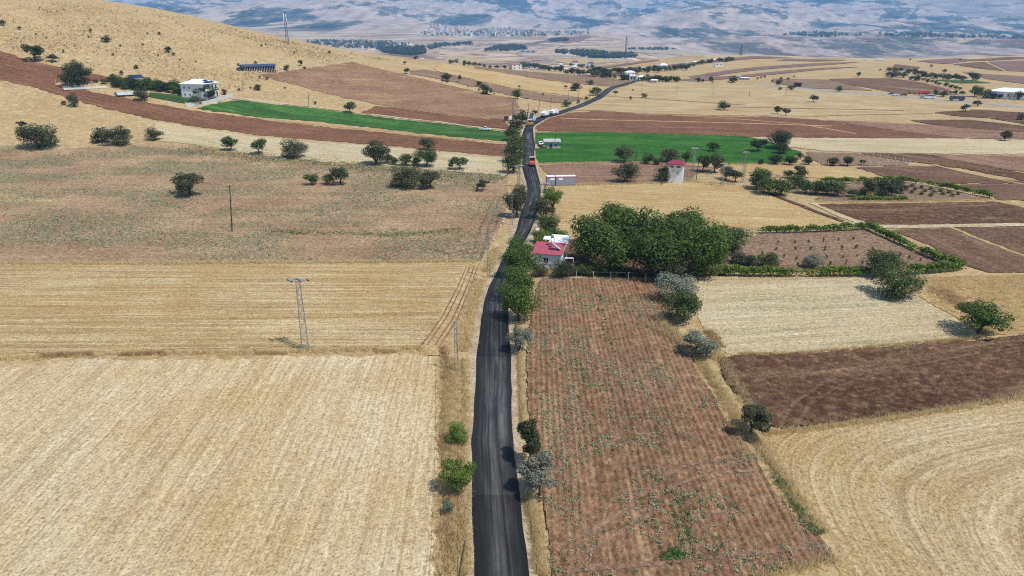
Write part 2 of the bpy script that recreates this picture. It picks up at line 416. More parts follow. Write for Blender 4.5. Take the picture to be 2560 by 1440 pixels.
# ------------------------------------------------------------------ fields draped over it
def inside(poly, x, y):
    r = np.zeros(len(x), bool); n = len(poly)
    for a in range(n):
        x1, y1 = poly[a]; x2, y2 = poly[a - 1]
        if y1 == y2: continue
        c = ((y1 > y) != (y2 > y)) & (x < (x2 - x1) * (y - y1) / (y2 - y1) + x1)
        r ^= c
    return r
def ragged(w, jit, seed=0, closed=True):
    out = []
    n = len(w)
    for a in range(n if closed else n - 1):
        p, q = w[a], w[(a + 1) % n]
        L = np.hypot(*(q - p)); d = max(.8, .006 * (p[1] + q[1]) / 2)
        k = int(min(160, max(1, L / d)))
        nx = np.array([-(q - p)[1], (q - p)[0]]) / max(L, 1e-6)
        for s in range(k):
            c = p + (q - p) * s / k
            e = (fbm(np.array([c[0] * .35 + seed]), np.array([c[1] * .35]), 3, 9)[0] - .5) * 2 * jit
            e += (vnoise(np.array([c[0] * 2.1 + seed]), np.array([c[1] * 2.1]), 4)[0] - .5) * jit * .9
            out.append(c + nx * e)
    if not closed: out.append(w[-1])
    return np.array(out)
def rowfn(a, b):
    """rows run from photo point a to photo point b on the ground; gives (across, along) in metres"""
    p, q = W([a, b]); d = (q - p) / np.hypot(*(q - p))
    return lambda x, y: ((x - p[0]) * d[1] - (y - p[1]) * d[0], (x - p[0]) * d[0] + (y - p[1]) * d[1])
def drape(poly, off):
    J, I = ji(poly[:, 0], poly[:, 1])
    st = 2 if I.max() < 170 else 1
    j0, j1, i0, i1 = int(J.min()), int(J.max()) + 1, int(I.min()), int(I.max()) + 1
    gj, gi = np.meshgrid(np.arange(max(0, j0), min(NC, j1 + 1), st), np.arange(max(0, i0), min(NR, i1 + 1), st))
    gj, gi = gj.ravel(), gi.ravel()
    pj = np.stack([J, I], 1)
    ins = inside(pj, gj + .013, gi + .017)
    pts = [Vector((a, b)) for a, b in pj] + [Vector((a + .013, b + .017)) for a, b in zip(gj[ins], gi[ins])]
    vo, _, fo, *_ = delaunay_2d_cdt(pts, [], [list(range(len(pj)))], 1, 1e-4)
    q = np.array([(a.x, a.y) for a in vo])
    y = 85.0 * RT ** q[:, 1] - AP
    x = (q[:, 0] / (NC - 1) * 2 * WM - WM) * (y + AP)
    z = zt(x, y) + off + y * .00035
    return np.stack([x, y, z], 1), np.array([list(f) for f in fo])
NF = [0]
def field(name, px, mat, layer=1, rows=None, jit=None, wpoly=None, **props):
    w = W(px) if wpoly is None else np.asarray(wpoly, float)
    NF[0] += 1
    if jit is None: jit = .5 + np.median(w[:, 1]) * .004
    w = ragged(w, jit, NF[0] * 3.7) if jit > 0 else w
    v, f = drape(w, .035 * layer + .0015 * (NF[0] % 12))
    me = npmesh(name, v, f, True)
    fn = rows if callable(rows) else rowfn(*(rows or ((300, 640), (900, 640))))
    set_uv(me, fn, v)
    return link(name, me, None, [M[mat]], kind='structure', **props)
def strip(name, px, width, mat, layer=3, jit=.15, world=None, **props):
    """a band of given width (m) along a photo polyline"""
    w = W(px) if world is None else np.asarray(world, float)
    w = ragged(w, 0, 0, False)
    d = np.gradient(w, axis=0); d /= np.maximum(np.hypot(d[:, 0], d[:, 1]), 1e-6)[:, None]
    nrm = np.stack([-d[:, 1], d[:, 0]], 1)
    jt = (fbm(w[:, 0] * .4, w[:, 1] * .4, 2, NF[0]) - .5)[:, None] * 2 * jit
    poly = np.concatenate([w + nrm * (width / 2 + jt), (w - nrm * (width / 2 - jt))[::-1]])
    L = np.concatenate([[0], np.cumsum(np.hypot(*np.diff(w, axis=0).T))])
    return field(name, None, mat, layer, rows=lambda x, y: (x * .7 + y * .7, y), jit=0, wpoly=poly, **props)
HZ = ((300, 640), (900, 640))
HAZE = 0.95e-4
# ------------------------------------------------------------------ FIELDS (photo corner points dropped on the terrain)
def looprows(edges, k=9.0):
    """harvest rounds: rows follow the nearest field edge"""
    ln = []
    for a, b in edges:
        p, q = W([a, b]); d = (q - p) / np.hypot(*(q - p)); ln.append((p, d))
    def fn(x, y):
        s = 0
        for p, d in ln:
            s = s + np.exp(-np.abs((x - p[0]) * d[1] - (y - p[1]) * d[0]) / k)
        u = -k * np.log(s)
        p, d = ln[0]
        return u, (x - p[0]) * d[0] + (y - p[1]) * d[1]
    return fn
UPR = ((880, 1440), (1010, 950))
# ---- nearest ground
field('stubble_field', [(-900, 900), (0, 922), (200, 902), (640, 896), (900, 890), (1060, 884), (1088, 900), (1100, 1000), (1096, 1100), (1090, 1250), (1086, 1440), (1085, 1750), (-900, 1750)], 'stub_near', 1, UPR, 1.1)
field('stubble_field', [(-900, 663), (0, 663), (600, 664), (1000, 662), (1185, 655), (1152, 700), (1110, 800), (1062, 866), (900, 866), (500, 872), (0, 885), (-900, 890)], 'stub_mid', 1,
      ((0, 765), (1100, 765)), .5)
for dx in (2, 16, 36, 50):
    strip('wheel_track', [(1052 + dx, 864), (1100 + dx * .85, 800), (1140 + dx * .7, 725), (1166 + dx * .55, 668)], .24, 'soil_mix', 3, .08)
strip('farm_track', [(1085, 890), (1120, 810), (1160, 730), (1188, 660)], 4.2, 'stub_gold', 2, .6)
field('weedy_field', [(-900, 380), (0, 372), (150, 374), (330, 362), (480, 364), (640, 388), (800, 407), (960, 417), (1100, 427), (1265, 442), (1272, 500), (1256, 560), (1226, 612), (1202, 652), (1000, 656), (500, 657), (0, 657), (-900, 657)], 'soil_weedy', 1, HZ, .6)
field('dry_grass_patch', [(-300, 478), (40, 486), (150, 506), (0, 512), (-300, 512)], 'stub_gold', 2, HZ)
strip('wheel_track', [(1060, 620), (1120, 635), (1190, 622)], .5, 'soil_red', 2, .2)
for dx in (0, 22):
    strip('wheel_track', [(1180 + dx, 648), (1195 + dx, 590), (1215 + dx * .8, 540), (1240 + dx * .6, 490)], .6, 'soil_mix', 3, .35)
# ---- left foot of the hill
field('stubble_field', [(395, 306), (560, 332), (640, 342), (800, 356), (960, 368), (1100, 381), (1266, 396), (1266, 441), (1100, 425), (960, 415), (800, 405), (640, 386), (480, 361), (400, 352), (380, 330)], 'stub_pale', 1, ((640, 365), (1200, 418)))
field('ploughed_field', [(-500, 30), (0, 126), (75, 150), (160, 172), (230, 186), (285, 194), (275, 203), (150, 206), (135, 211), (200, 224), (300, 242), (400, 263), (470, 274), (560, 286), (640, 297), (800, 317), (960, 331), (1100, 346), (1266, 362), (1266, 391), (1100, 377), (960, 364), (800, 351), (640, 337), (560, 326), (400, 302), (330, 287), (200, 254), (100, 224), (0, 200), (-500, 120)], 'soil_red', 1, ((300, 265), (1100, 362)))
field('forage_field', [(490, 271), (560, 256), (600, 250), (640, 254), (800, 273), (960, 294), (1100, 309), (1200, 322), (1272, 331), (1274, 355), (1100, 338), (960, 322), (800, 305), (640, 292), (560, 281)], 'crop_left', 2, ((640, 270), (1200, 335)))
strip('farm_track', [(585, 245), (640, 250), (800, 269), (960, 290), (1100, 305), (1272, 327)], 2.4, 'track', 2, .3)
field('fallow_field', [(655, 188), (690, 184), (815, 165), (880, 155), (952, 174), (1015, 187), (1115, 212), (1202, 230), (1286, 247), (1300, 275), (1262, 300), (1140, 290), (1040, 277), (945, 262), (865, 245), (765, 220), (677, 196)], 'soil_hill', 1, ((945, 262), (1260, 245)))
field('ploughed_field', [(902, 283), (940, 266), (990, 270), (1140, 291), (1262, 301), (1275, 324), (1100, 304), (960, 289)], 'soil_red', 2, ((940, 275), (1260, 312)))
field('fallow_field', [(1025, 178), (1060, 174), (1102, 182), (1190, 202), (1280, 222), (1405, 240), (1462, 247), (1420, 258), (1375, 256), (1280, 240), (1202, 221), (1115, 201), (1030, 186)], 'soil_grey', 2, ((1030, 180), (1400, 245)))
field('stubble_field', [(1080, 172), (1115, 161), (1190, 172), (1280, 187), (1405, 206), (1530, 218), (1512, 226), (1462, 246), (1380, 234), (1280, 221), (1190, 201), (1102, 181)], 'stub_gold', 2, ((1115, 168), (1500, 222)))
field('fallow_field', [(1190, 167), (1280, 175), (1405, 186), (1530, 198), (1578, 205), (1537, 217), (1405, 205), (1280, 187), (1190, 172)], 'soil_grey', 2, ((1190, 170), (1530, 205)))
# ---- right of the road, far plain
field('stubble_field', [(1420, 277), (1500, 250), (1545, 226), (1590, 206), (1750, 204), (1850, 208), (1920, 216), (2050, 226), (2200, 238), (2400, 252), (2600, 264), (2900, 270), (2900, 292), (2330, 284), (2050, 291), (1800, 289), (1620, 285), (1500, 277)], 'stub_far', 1, ((1500, 240), (2300, 262)))
strip('ploughed_strip', [(1515, 241), (1600, 246), (1720, 254), (1865, 264)], 2.6, 'soil_brown', 2, .6)
strip('ploughed_strip', [(1830, 268), (1990, 272), (2130, 274), (2260, 278)], 3.2, 'soil_brown', 2, .8)
strip('farm_track', [(1930, 236), (2030, 252), (2150, 266), (2240, 276)], 3.0, 'track', 2, .5)
field('ploughed_field', [(1395, 284), (1500, 278), (1620, 287), (1800, 292), (1920, 292), (2050, 300), (2200, 322), (2350, 338), (2420, 346), (1990, 344), (1870, 342), (1700, 336), (1500, 331), (1348, 328), (1340, 318), (1362, 302)], 'soil_red', 1, ((1400, 305), (2200, 325)))
strip('straw_band', [(1400, 296), (1560, 302), (1750, 306), (1930, 311), (2080, 316)], 2.2, 'stub_gold', 2, .8)
strip('straw_band', [(1380, 312), (1500, 317), (1640, 319), (1800, 322)], 1.6, 'soil_mix', 2, .8)
strip('straw_band', [(1680, 289), (1850, 299), (2000, 311), (2140, 335)], 1.6, 'stub_gold', 2, .6)
field('fallow_field', [(2060, 301), (2180, 305), (2300, 312), (2560, 330), (2900, 345), (2900, 352), (2560, 349), (2400, 346), (2250, 328)], 'soil_mix', 2, ((2060, 301), (2560, 335)))
field('ploughed_field', [(2275, 301), (2420, 300), (2560, 315), (2900, 335), (2900, 350), (2560, 331), (2400, 321), (2330, 312)], 'soil_dark', 3, ((2060, 301), (2560, 335)))
field('ploughed_field', [(2335, 281), (2440, 275), (2560, 282), (2900, 286), (2900, 300), (2560, 292), (2450, 295), (2380, 289)], 'soil_dark', 2, HZ)
field('ploughed_field', [(2475, 296), (2560, 291), (2900, 300), (2900, 330), (2560, 311)], 'soil_dark', 2, HZ)
field('stubble_field', [(1872, 343), (1990, 345), (2300, 347), (2600, 350), (2900, 354), (2900, 388), (2560, 386), (2250, 384), (2060, 378), (1960, 366), (1905, 350)], 'stub_pale', 1, HZ)
field('green_field', [(1338, 332), (1500, 331), (1700, 337), (1870, 343), (1902, 349), (1960, 370), (2004, 380), (1962, 406), (1850, 411), (1700, 408), (1560, 405), (1420, 407), (1350, 409), (1340, 396), (1337, 372), (1354, 370), (1400, 371), (1404, 366), (1352, 364), (1338, 360)], 'crop_right', 2, ((1340, 360), (1900, 375)), .25)
field('fallow_field', [(1345, 414), (1420, 410), (1560, 408), (1700, 411), (1800, 420), (1740, 436), (1720, 452), (1650, 455), (1500, 460), (1440, 461), (1375, 440)], 'soil_mix', 1, HZ, .4)
field('stubble_field', [(1398, 470), (1500, 464), (1600, 461), (1720, 457), (1850, 464), (1910, 484), (2110, 566), (1900, 577), (1780, 562), (1600, 560), (1425, 590), (1372, 566), (1388, 500)], 'stub_gold', 1, ((1450, 500), (2000, 530)), .5)
strip('ploughed_strip', [(1905, 478), (1980, 506), (2050, 533), (2116, 557)], 1.6, 'soil_dark', 2, .3)
# ---- right, middle distance
field('stubble_field', [(1880, 411), (1960, 411), (2060, 414), (2137, 420), (2220, 446), (2045, 447), (1900, 436), (1830, 428), (1820, 415)], 'stub_gold', 1, ((1900, 420), (2200, 440)))
field('bare_plot', [(2012, 381), (2145, 384), (2257, 405), (2274, 414), (2060, 414), (2030, 398)], 'soil_grey', 2, HZ)
field('ploughed_field', [(2150, 384), (2310, 386), (2560, 434), (2900, 500), (2900, 530), (2560, 453), (2420, 425), (2320, 410), (2262, 404)], 'soil_dark', 2, ((2150, 390), (2560, 445)))
field('fallow_field', [(2320, 387), (2560, 390), (2900, 394), (2900, 495), (2560, 432), (2420, 407)], 'soil_mix', 2, ((2320, 390), (2560, 430)))
field('ploughed_field', [(2140, 420), (2282, 415), (2345, 418), (2495, 448), (2560, 455), (2900, 530), (2520, 458), (2345, 460), (2222, 447)], 'soil_brown', 2, ((2140, 420), (2500, 452)))
field('ploughed_field', [(2352, 463), (2560, 458), (2900, 462), (2900, 560), (2560, 502), (2495, 500), (2470, 486)], 'soil_brown', 2, HZ)
field('ploughed_field', [(2042, 511), (2295, 508), (2490, 505), (2560, 521), (2900, 600), (2900, 560), (2560, 557), (2395, 560), (2207, 567), (2170, 560), (2095, 533)][:4] + [(2900, 520), (2900, 557), (2560, 557), (2395, 560), (2207, 567), (2170, 560), (2095, 533)], 'soil_dark', 2, ((2100, 540), (2500, 530)), .5)
field('ploughed_field', [(2228, 576), (2310, 573), (2560, 569), (2900, 566), (2900, 690), (2560, 682), (2472, 682), (2412, 664), (2320, 612)], 'soil_brown', 2, ((2240, 580), (2440, 672)), .5)
strip('farm_track', [(2110, 556), (2180, 568), (2300, 567), (2560, 563), (2900, 560)], 2.8, 'track', 3, .4)
strip('farm_track', [(2040, 508), (2110, 540), (2180, 566)], 4.0, 'stub_pale', 2, .6)
strip('grass_line', [(2380, 570), (2450, 600), (2560, 640), (2700, 700)], 1.0, 'stub_gold', 3, .4)
strip('grass_line', [(2330, 412), (2450, 440), (2560, 462)], 1.4, 'stub_gold', 3, .4)
field('garden_plot', [(2035, 500), (2060, 480), (2115, 462), (2265, 456), (2480, 496), (2320, 501), (2100, 503)], 'soil_grey', 2, HZ, .3)
field('orchard_plot', [(1812, 670), (1840, 610), (1900, 585), (2160, 574), (2270, 618), (2385, 662), (2200, 676), (1900, 682)], 'soil_grey', 2, ((1850, 600), (2300, 640)), .3)
field('garden_plot', [(1390, 690), (1420, 600), (1560, 575), (1780, 575), (1850, 600), (1812, 690), (1600, 692)], 'soil_brown', 1, HZ, .3)
# ---- right, near
field('stubble_field', [(1748, 700), (1900, 702), (2100, 698), (2205, 694), (2290, 742), (2380, 790), (2440, 832), (2430, 846), (2300, 858), (2100, 880), (1950, 886), (1835, 888), (1792, 868), (1748, 800), (1738, 740)], 'stub_pale', 1, ((1780, 800), (2380, 770)), .5)
field('grassy_fallow', [(2400, 690), (2560, 688), (2900, 690), (2900, 800), (2560, 832), (2460, 838), (2300, 742), (2290, 700)], 'stub_gold', 1, HZ, .6)
field('stubble_field', [(1905, 1085), (1965, 1082), (2200, 1054), (2400, 1024), (2560, 997), (3300, 890), (3300, 1750), (2150, 1750), (2090, 1400), (2042, 1332), (1965, 1215), (1905, 1135)], 'stub_right', 1,
      looprows([((1965, 1084), (2560, 1000)), ((1905, 1120), (2090, 1400))], 6.0), .4)
# ---- road
RL = [(1440, 1186, 1325), (1300, 1182, 1306), (1200, 1181, 1293), (1100, 1181, 1283), (1000, 1187, 1279), (900, 1193, 1278), (800, 1204, 1271), (760, 1210, 1270), (720, 1222, 1272), (680, 1243, 1281), (650, 1257, 1291), (620, 1272, 1304), (580, 1290, 1326), (560, 1296, 1334), (540, 1301, 1340), (520, 1308, 1345), (500, 1316, 1350), (480, 1319, 1352), (460, 1317, 1350), (440, 1311, 1345), (420, 1306, 1340), (400, 1307, 1336), (380, 1308, 1336), (366, 1308, 1338), (350, 1307, 1335), (340, 1306, 1334), (328, 1309, 1333), (318, 1314, 1334)]
lw = W([(l, y) for y, l, r in RL]); rw = W([(r, y) for y, l, r in RL])
lw = np.vstack([lw[0] + (lw[0] - lw[2]) * 1.5, lw]); rw = np.vstack([rw[0] + (rw[0] - rw[2]) * 1.5, rw])
far = W([(1337, 306), (1360, 294), (1385, 288), (1420, 276), (1450, 266), (1480, 253), (1500, 243), (1515, 231), (1530, 221), (1560, 213), (1588, 204), (1600, 200)])
fd = np.gradient(far, axis=0); fd /= np.hypot(fd[:, 0], fd[:, 1])[:, None]; fn_ = np.stack([-fd[:, 1], fd[:, 0]], 1)
lw = np.vstack([lw, far + fn_ * 2.6]); rw = np.vstack([rw, far - fn_ * 2.6])
def catmull(p, n):
    out = []
    for i in range(len(p) - 1):
        a, b, c, d = p[max(i - 1, 0)], p[i], p[i + 1], p[min(i + 2, len(p) - 1)]
        for k in range(n):
            t = k / n
            out.append(.5 * (2 * b + (c - a) * t + (2 * a - 5 * b + 4 * c - d) * t * t + (3 * b - a - 3 * c + d) * t ** 3))
    out.append(p[-1]); return np.array(out)
rl, rr = catmull(lw, 6), catmull(rw, 6)
rc = (rl + rr) / 2
rs_ = np.concatenate([[0], np.cumsum(np.hypot(*np.diff(rc, axis=0).T))])
def road_mesh(name, l, r, off, mat, nx, crown, edge=0.0, **props):
    n = len(l); us = np.linspace(0, 1, nx); v = []; uv = []
    wid = np.maximum(np.hypot(*(r - l).T), .1)
    for i in range(n):
        el = (vnoise(np.array([rs_[i] * .33]), np.array([1.3]), 3)[0] - .5) * edge
        er = (vnoise(np.array([rs_[i] * .33]), np.array([7.3]), 5)[0] - .5) * edge
        for u in us:
            q = l[i] + (r[i] - l[i]) * (u * (1 + (el + er) / wid[i]) - el / wid[i])
            v.append((q[0], q[1], float(zt(q[0], q[1])) + off + q[1] * .00035 + crown * (1 - (2 * u - 1) ** 4)))
            uv.append((u, rs_[i]))
    v = np.array(v); uv = np.array(uv)
    a = (np.arange(n - 1)[:, None] * nx + np.arange(nx - 1)[None]).ravel()
    me = npmesh(name, v, np.stack([a, a + 1, a + nx + 1, a + nx], 1), True)
    ul = me.uv_layers.new(name='rows'); li = np.empty(len(me.loops), np.int32); me.loops.foreach_get('vertex_index', li)
    ul.data.foreach_set('uv', uv[li].astype(np.float32).ravel())
    return link(name, me, None, [M[mat]], kind='structure', **props)
t = NT('gravel_verge', .92, .1); p = t.pos()
g1 = t.noise(p, 3.0, 5, .8); g2 = t.noise(p, .5, 4, .7)
c = t.mix(t.ramp(g2, (.4, 0), (.6, 1)), A(212, 192, 156), A(180, 156, 128))
c = t.mix(t.ramp(g1, (.36, .8), (.5, 0)), c, A(112, 98, 88)); c = t.mix(t.ramp(g1, (.58, 0), (.7, .7)), c, A(228, 214, 190))
t.bump(g1, .6, .1); M['verge'] = t.done(c)
dirn = (rr - rl) / np.maximum(np.hypot(*(rr - rl).T), .1)[:, None]
road_mesh('road_verge', rl - dirn * 1.1, rr + dirn * 1.0, .05, 'verge', 5, .02, .9)
road_mesh('road', rl, rr, .20, 'asphalt', 9, .05, .22, label='freshly laid dark asphalt lane running between the fields')
# ------------------------------------------------------------------ dense furrowed fields with real relief
def furrowed(name, px, cell, rows, mat, fur, amp, clod, base, tracks=()):
    w = ragged(W(px), .35, 5.0)
    x0, y0 = w.min(0); x1, y1 = w.max(0)
    nx, ny = int((x1 - x0) / cell), int((y1 - y0) / cell)
    X, Y = np.meshgrid(x0 + np.arange(nx) * cell, y0 + np.arange(ny) * cell)
    ins = inside(w, X.ravel(), Y.ravel()).reshape(X.shape)
    fn = rowfn(*rows); u, vv = fn(X, Y)
    wob = .25 * (fbm(vv * .12, u * .1, 2, 31) - .5)
    z = amp * np.sin((u + wob) * 2 * math.pi / fur) * (.5 + .8 * fbm(vv * .5, u * 1.2, 2, 33))
    cl = fbm(X * 2.2, Y * 2.2, 3, 41)
    z = z + clod * (cl - .45) * 2 * (cl > .42) + clod * .6 * (vnoise(X * 6, Y * 6, 43) - .5)
    for pts, wd in tracks:
        tw = ragged(W(pts), 0, 0, False)
        d = np.full(X.shape, 99.)
        for q in tw: d = np.minimum(d, np.hypot(X - q[0], Y - q[1]))
        m = np.clip((d - wd * .5) / .3, 0, 1); z = z * m - .04 * (1 - m)
    zz = zt(X, Y) + base + z + Y * .0002
    idx = -np.ones(X.shape, int); ok = ins
    q = ok[:-1, :-1] & ok[1:, :-1] & ok[:-1, 1:] & ok[1:, 1:]
    use = np.zeros(X.shape, bool); use[:-1, :-1] |= q; use[1:, :-1] |= q; use[:-1, 1:] |= q; use[1:, 1:] |= q
    idx[use] = np.arange(use.sum())
    v = np.stack([X[use], Y[use], zz[use]], 1)
    f = np.stack([idx[:-1, :-1][q], idx[:-1, 1:][q], idx[1:, 1:][q], idx[1:, :-1][q]], 1)
    me = npmesh(name, v, f, False); set_uv(me, fn, v)
    return link(name, me, None, [M[mat]], kind='structure'), w
T1 = [(1395, 1372), (1480, 1330), (1570, 1270), (1650, 1200), (1720, 1165), (1850, 1150)]
T2 = [(1420, 1408), (1530, 1350), (1610, 1290), (1690, 1215), (1780, 1185), (1880, 1180)]
T3 = [(1400, 1432), (1560, 1420), (1720, 1405), (1900, 1385), (2060, 1370)]
NEARF = [(1352, 698), (1338, 730), (1325, 800), (1315, 880), (1317, 960), (1320, 1040), (1336, 1150), (1353, 1240), (1366, 1340), (1379, 1440), (1400, 1600), (1700, 1510), (1880, 1447), (1980, 1422), (2088, 1396), (2036, 1336), (1985, 1284), (1928, 1216), (1888, 1142), (1848, 1090), (1798, 1020), (1757, 950), (1726, 895), (1697, 830), (1668, 760), (1648, 700)]
_, WNEAR = furrowed('ploughed_field', NEARF, .17, ((1500, 1250), (1432, 760)), 'soil_near', .72, .12, .085, .20,
                    [(T1, .55), (T2, .55), (T3, .6)])
DARKF = [(1792, 900), (1832, 891), (2000, 887), (2200, 870), (2440, 852), (2560, 838), (3000, 790), (3000, 930), (2560, 992), (2400, 1019), (2200, 1049), (2050, 1067), (1965, 1077), (1922, 1068), (1882, 1030), (1832, 980), (1803, 940)]
TA = [(1950, 1070), (1985, 1010), (2060, 960), (2180, 920), (2350, 885), (2560, 855)]
TB = [(1985, 1075), (2020, 1015), (2100, 968), (2220, 930), (2400, 895), (2560, 872)]
_, WDARK = furrowed('ploughed_field', DARKF, .22, ((1900, 1000), (2500, 920)), 'soil_dark', 1.0, .06, .2, .24, [(TA, .6), (TB, .6)])
for T_, ly in ((T1, 5.6), (T2, 5.6), (T3, 5.6)): strip('wheel_track', T_, .5, 'track_brown', ly, .12)
for T_ in (TA, TB): strip('wheel_track', T_, .5, 'soil_brown', 6.8, .12)
# ------------------------------------------------------------------ scattered low plants (stuff): weeds and dry grass
def scatter_mesh(name, pts, size, nl, mat, up=.6, shape='leaf', tint=None, flat=.5, parent=None, kind='stuff', sizes=None, extra=None):
    """pts (n,3); each gets nl small blades or leaves"""
    n = len(pts); N = n * nl
    c = np.repeat(pts, nl, 0)
    s = np.repeat(sizes if sizes is not None else size * rng.uniform(.6, 1.4, n), nl)
    a = rng.uniform(0, 2 * math.pi, N)
    if shape == 'blade':
        lean = rng.uniform(.1, 1.0, N) * flat * 2
        r0 = s * rng.uniform(0, .35, N)
        base = c + np.stack([np.cos(a) * r0, np.sin(a) * r0, np.zeros(N) - .02], 1)
        top = base + np.stack([np.cos(a) * s * lean, np.sin(a) * s * lean, s * up * rng.uniform(.6, 1.2, N)], 1)
        w = s * .085
        side = np.stack([-np.sin(a + 1) * w, np.cos(a + 1) * w, np.zeros(N)], 1)
        v = np.stack([base - side, base + side, top], 1).reshape(-1, 3)
        f = np.arange(3 * N).reshape(-1, 3)
    else:
        r0 = s * rng.uniform(.1, .75, N)
        ctr = c + np.stack([np.cos(a) * r0, np.sin(a) * r0, s * up * rng.uniform(.1, 1, N)], 1)
        nrm = np.stack([np.cos(a) * .7, np.sin(a) * .7, np.full(N, .8)], 1) + rng.normal(0, .45, (N, 3))
        v, f = leaf_quads(ctr, nrm, s * .42)
    me = npmesh(name, v, f)
    a_ = me.attributes.new('tint', 'FLOAT', 'FACE'); a_.data.foreach_set('value', rng.uniform(0, 1, len(f)).astype(np.float32))
    o = link(name, me, parent, [mat])
    if kind: o['kind'] = kind
    if extra:
        for k, q in extra.items(): o[k] = q
    return o
def leaf_quads(c, nrm, s):
    n = len(c)
    nrm = nrm / np.linalg.norm(nrm, axis=1)[:, None]
    r = rng.normal(0, 1, (n, 3)); t1 = np.cross(nrm, r); t1 /= np.linalg.norm(t1, axis=1)[:, None] + 1e-9
    t2 = np.cross(nrm, t1)
    s = np.broadcast_to(s, (n,))[:, None] * .5
    k = rng.uniform(.55, 1.0, (n, 1))
    v = np.stack([c - t1 * s, c - t2 * s * k + nrm * s * .15, c + t1 * s, c + t2 * s * k + nrm * s * .15], 1).reshape(-1, 3)
    return v, np.arange(4 * n).reshape(-1, 4)
def leafmat(name, c1, c2, trans=.25, rough=.65):
    t = NT(name, rough, .25)
    at = t.n('Attribute', attribute_name='tint').outputs['Fac']
    oi = t.n('ObjectInfo').outputs['Random']
    f = t.math('ADD', t.math('MULTIPLY', at, .7), t.math('MULTIPLY', oi, .3))
    c = t.mix(f, c1, c2)
    n = t.noise(t.pos(), .9, 3); c = t.mix(t.ramp(n, (.35, .45), (.6, 0)), c, tuple(x * .7 for x in c1))
    tr = t.n('BsdfTranslucent'); t.L(c, tr.inputs[0])
    mx = t.n('MixShader'); mx.inputs[0].default_value = trans
    t.L(t.b.outputs[0], mx.inputs[1]); t.L(tr.outputs[0], mx.inputs[2])
    t.L(mx.outputs[0], t.t.nodes['Material Output'].inputs[0])
    return t.done(c)
M['weed_grey'] = leafmat('sage_weed_leaf', A(150, 154, 118), A(198, 198, 160), .15)
M['weed_green'] = leafmat('green_weed_leaf', A(70, 104, 48), A(118, 146, 74), .2)
M['grass_dry'] = leafmat('dry_grass_blade', A(250, 220, 158), A(255, 242, 196), .45)
M['grass_brown'] = leafmat('brown_dry_weed', A(214, 178, 130), A(236, 204, 156), .45)
M['thistle'] = leafmat('dark_dry_thistle', A(110, 88, 60), A(146, 118, 80), .2)
def z3(w, up=0.0): return np.stack([w[:, 0], w[:, 1], zt(w[:, 0], w[:, 1]) + up + w[:, 1] * .00035], 1)
def sprinkle(poly, n, dens=None):
    x0, y0 = poly.min(0); x1, y1 = poly.max(0)
    out = []; 
    x = rng.uniform(x0, x1, n * 3); y = rng.uniform(y0, y1, n * 3)
    k = inside(poly, x, y)
    if dens is not None: k &= rng.uniform(0, 1, len(x)) < dens(x, y)
    return np.stack([x[k], y[k]], 1)[:n]
def along(px, step, width, jitter=1.0, world=None):
    w = W(px) if world is None else np.asarray(world)
    out = []
    for a, b in zip(w[:-1], w[1:]):
        L = np.hypot(*(b - a)); k = max(1, int(L / step))
        nx = np.array([-(b - a)[1], (b - a)[0]]) / max(L, 1e-6)
        s = rng.uniform(0, 1, k)
        out.append(a + (b - a) * s[:, None] + nx * rng.normal(0, width / 2, k)[:, None])
    return np.vstack(out)
nf = rowfn((1500, 1250), (1432, 760))
dn = lambda x, y: np.clip((fbm(x * .2, y * .2, 3, 51) - .45) * 7, .05, 1)
scatter_mesh('weeds', z3(sprinkle(WNEAR, 3600, dn), .2), .32, 12, M['weed_grey'], .55)
rt = np.vstack([along([(1940, 1190), (2000, 1290), (2040, 1340)], .12, .9), along([(1690, 1230), (1710, 1330), (1740, 1400)], .16, 1.2), along([(1500, 740), (1510, 830), (1535, 880)], .3, .7),
                along([(1670, 1380), (1700, 1400)], .02, 1.0), along([(1440, 900), (1470, 960)], .5, .8), sprinkle(WNEAR, 420, dn)])
scatter_mesh('green_weeds', z3(rt, .18), .36, 13, M['weed_green'], .55)
WLEFT = W([(-300, 375), (330, 364), (640, 390), (960, 418), (1265, 442), (1270, 500), (1226, 612), (1200, 652), (500, 655), (-300, 655)])
dl = lambda x, y: np.clip((fbm(x * .05, y * .09, 3, 61) - .42) * 5, .08, 1)
scatter_mesh('weeds', z3(sprinkle(WLEFT, 34000, dl), .05), .5, 6, M['weed_grey'], .45)
scatter_mesh('green_weeds', z3(np.vstack([sprinkle(WLEFT, 1500, dl), along([(680, 578), (760, 585), (1000, 588), (1150, 575)], .12, 2.0), along([(450, 372), (700, 400), (900, 420), (1260, 448)], .05, 9.0)]), .05), .5, 6, M['weed_green'], .55)
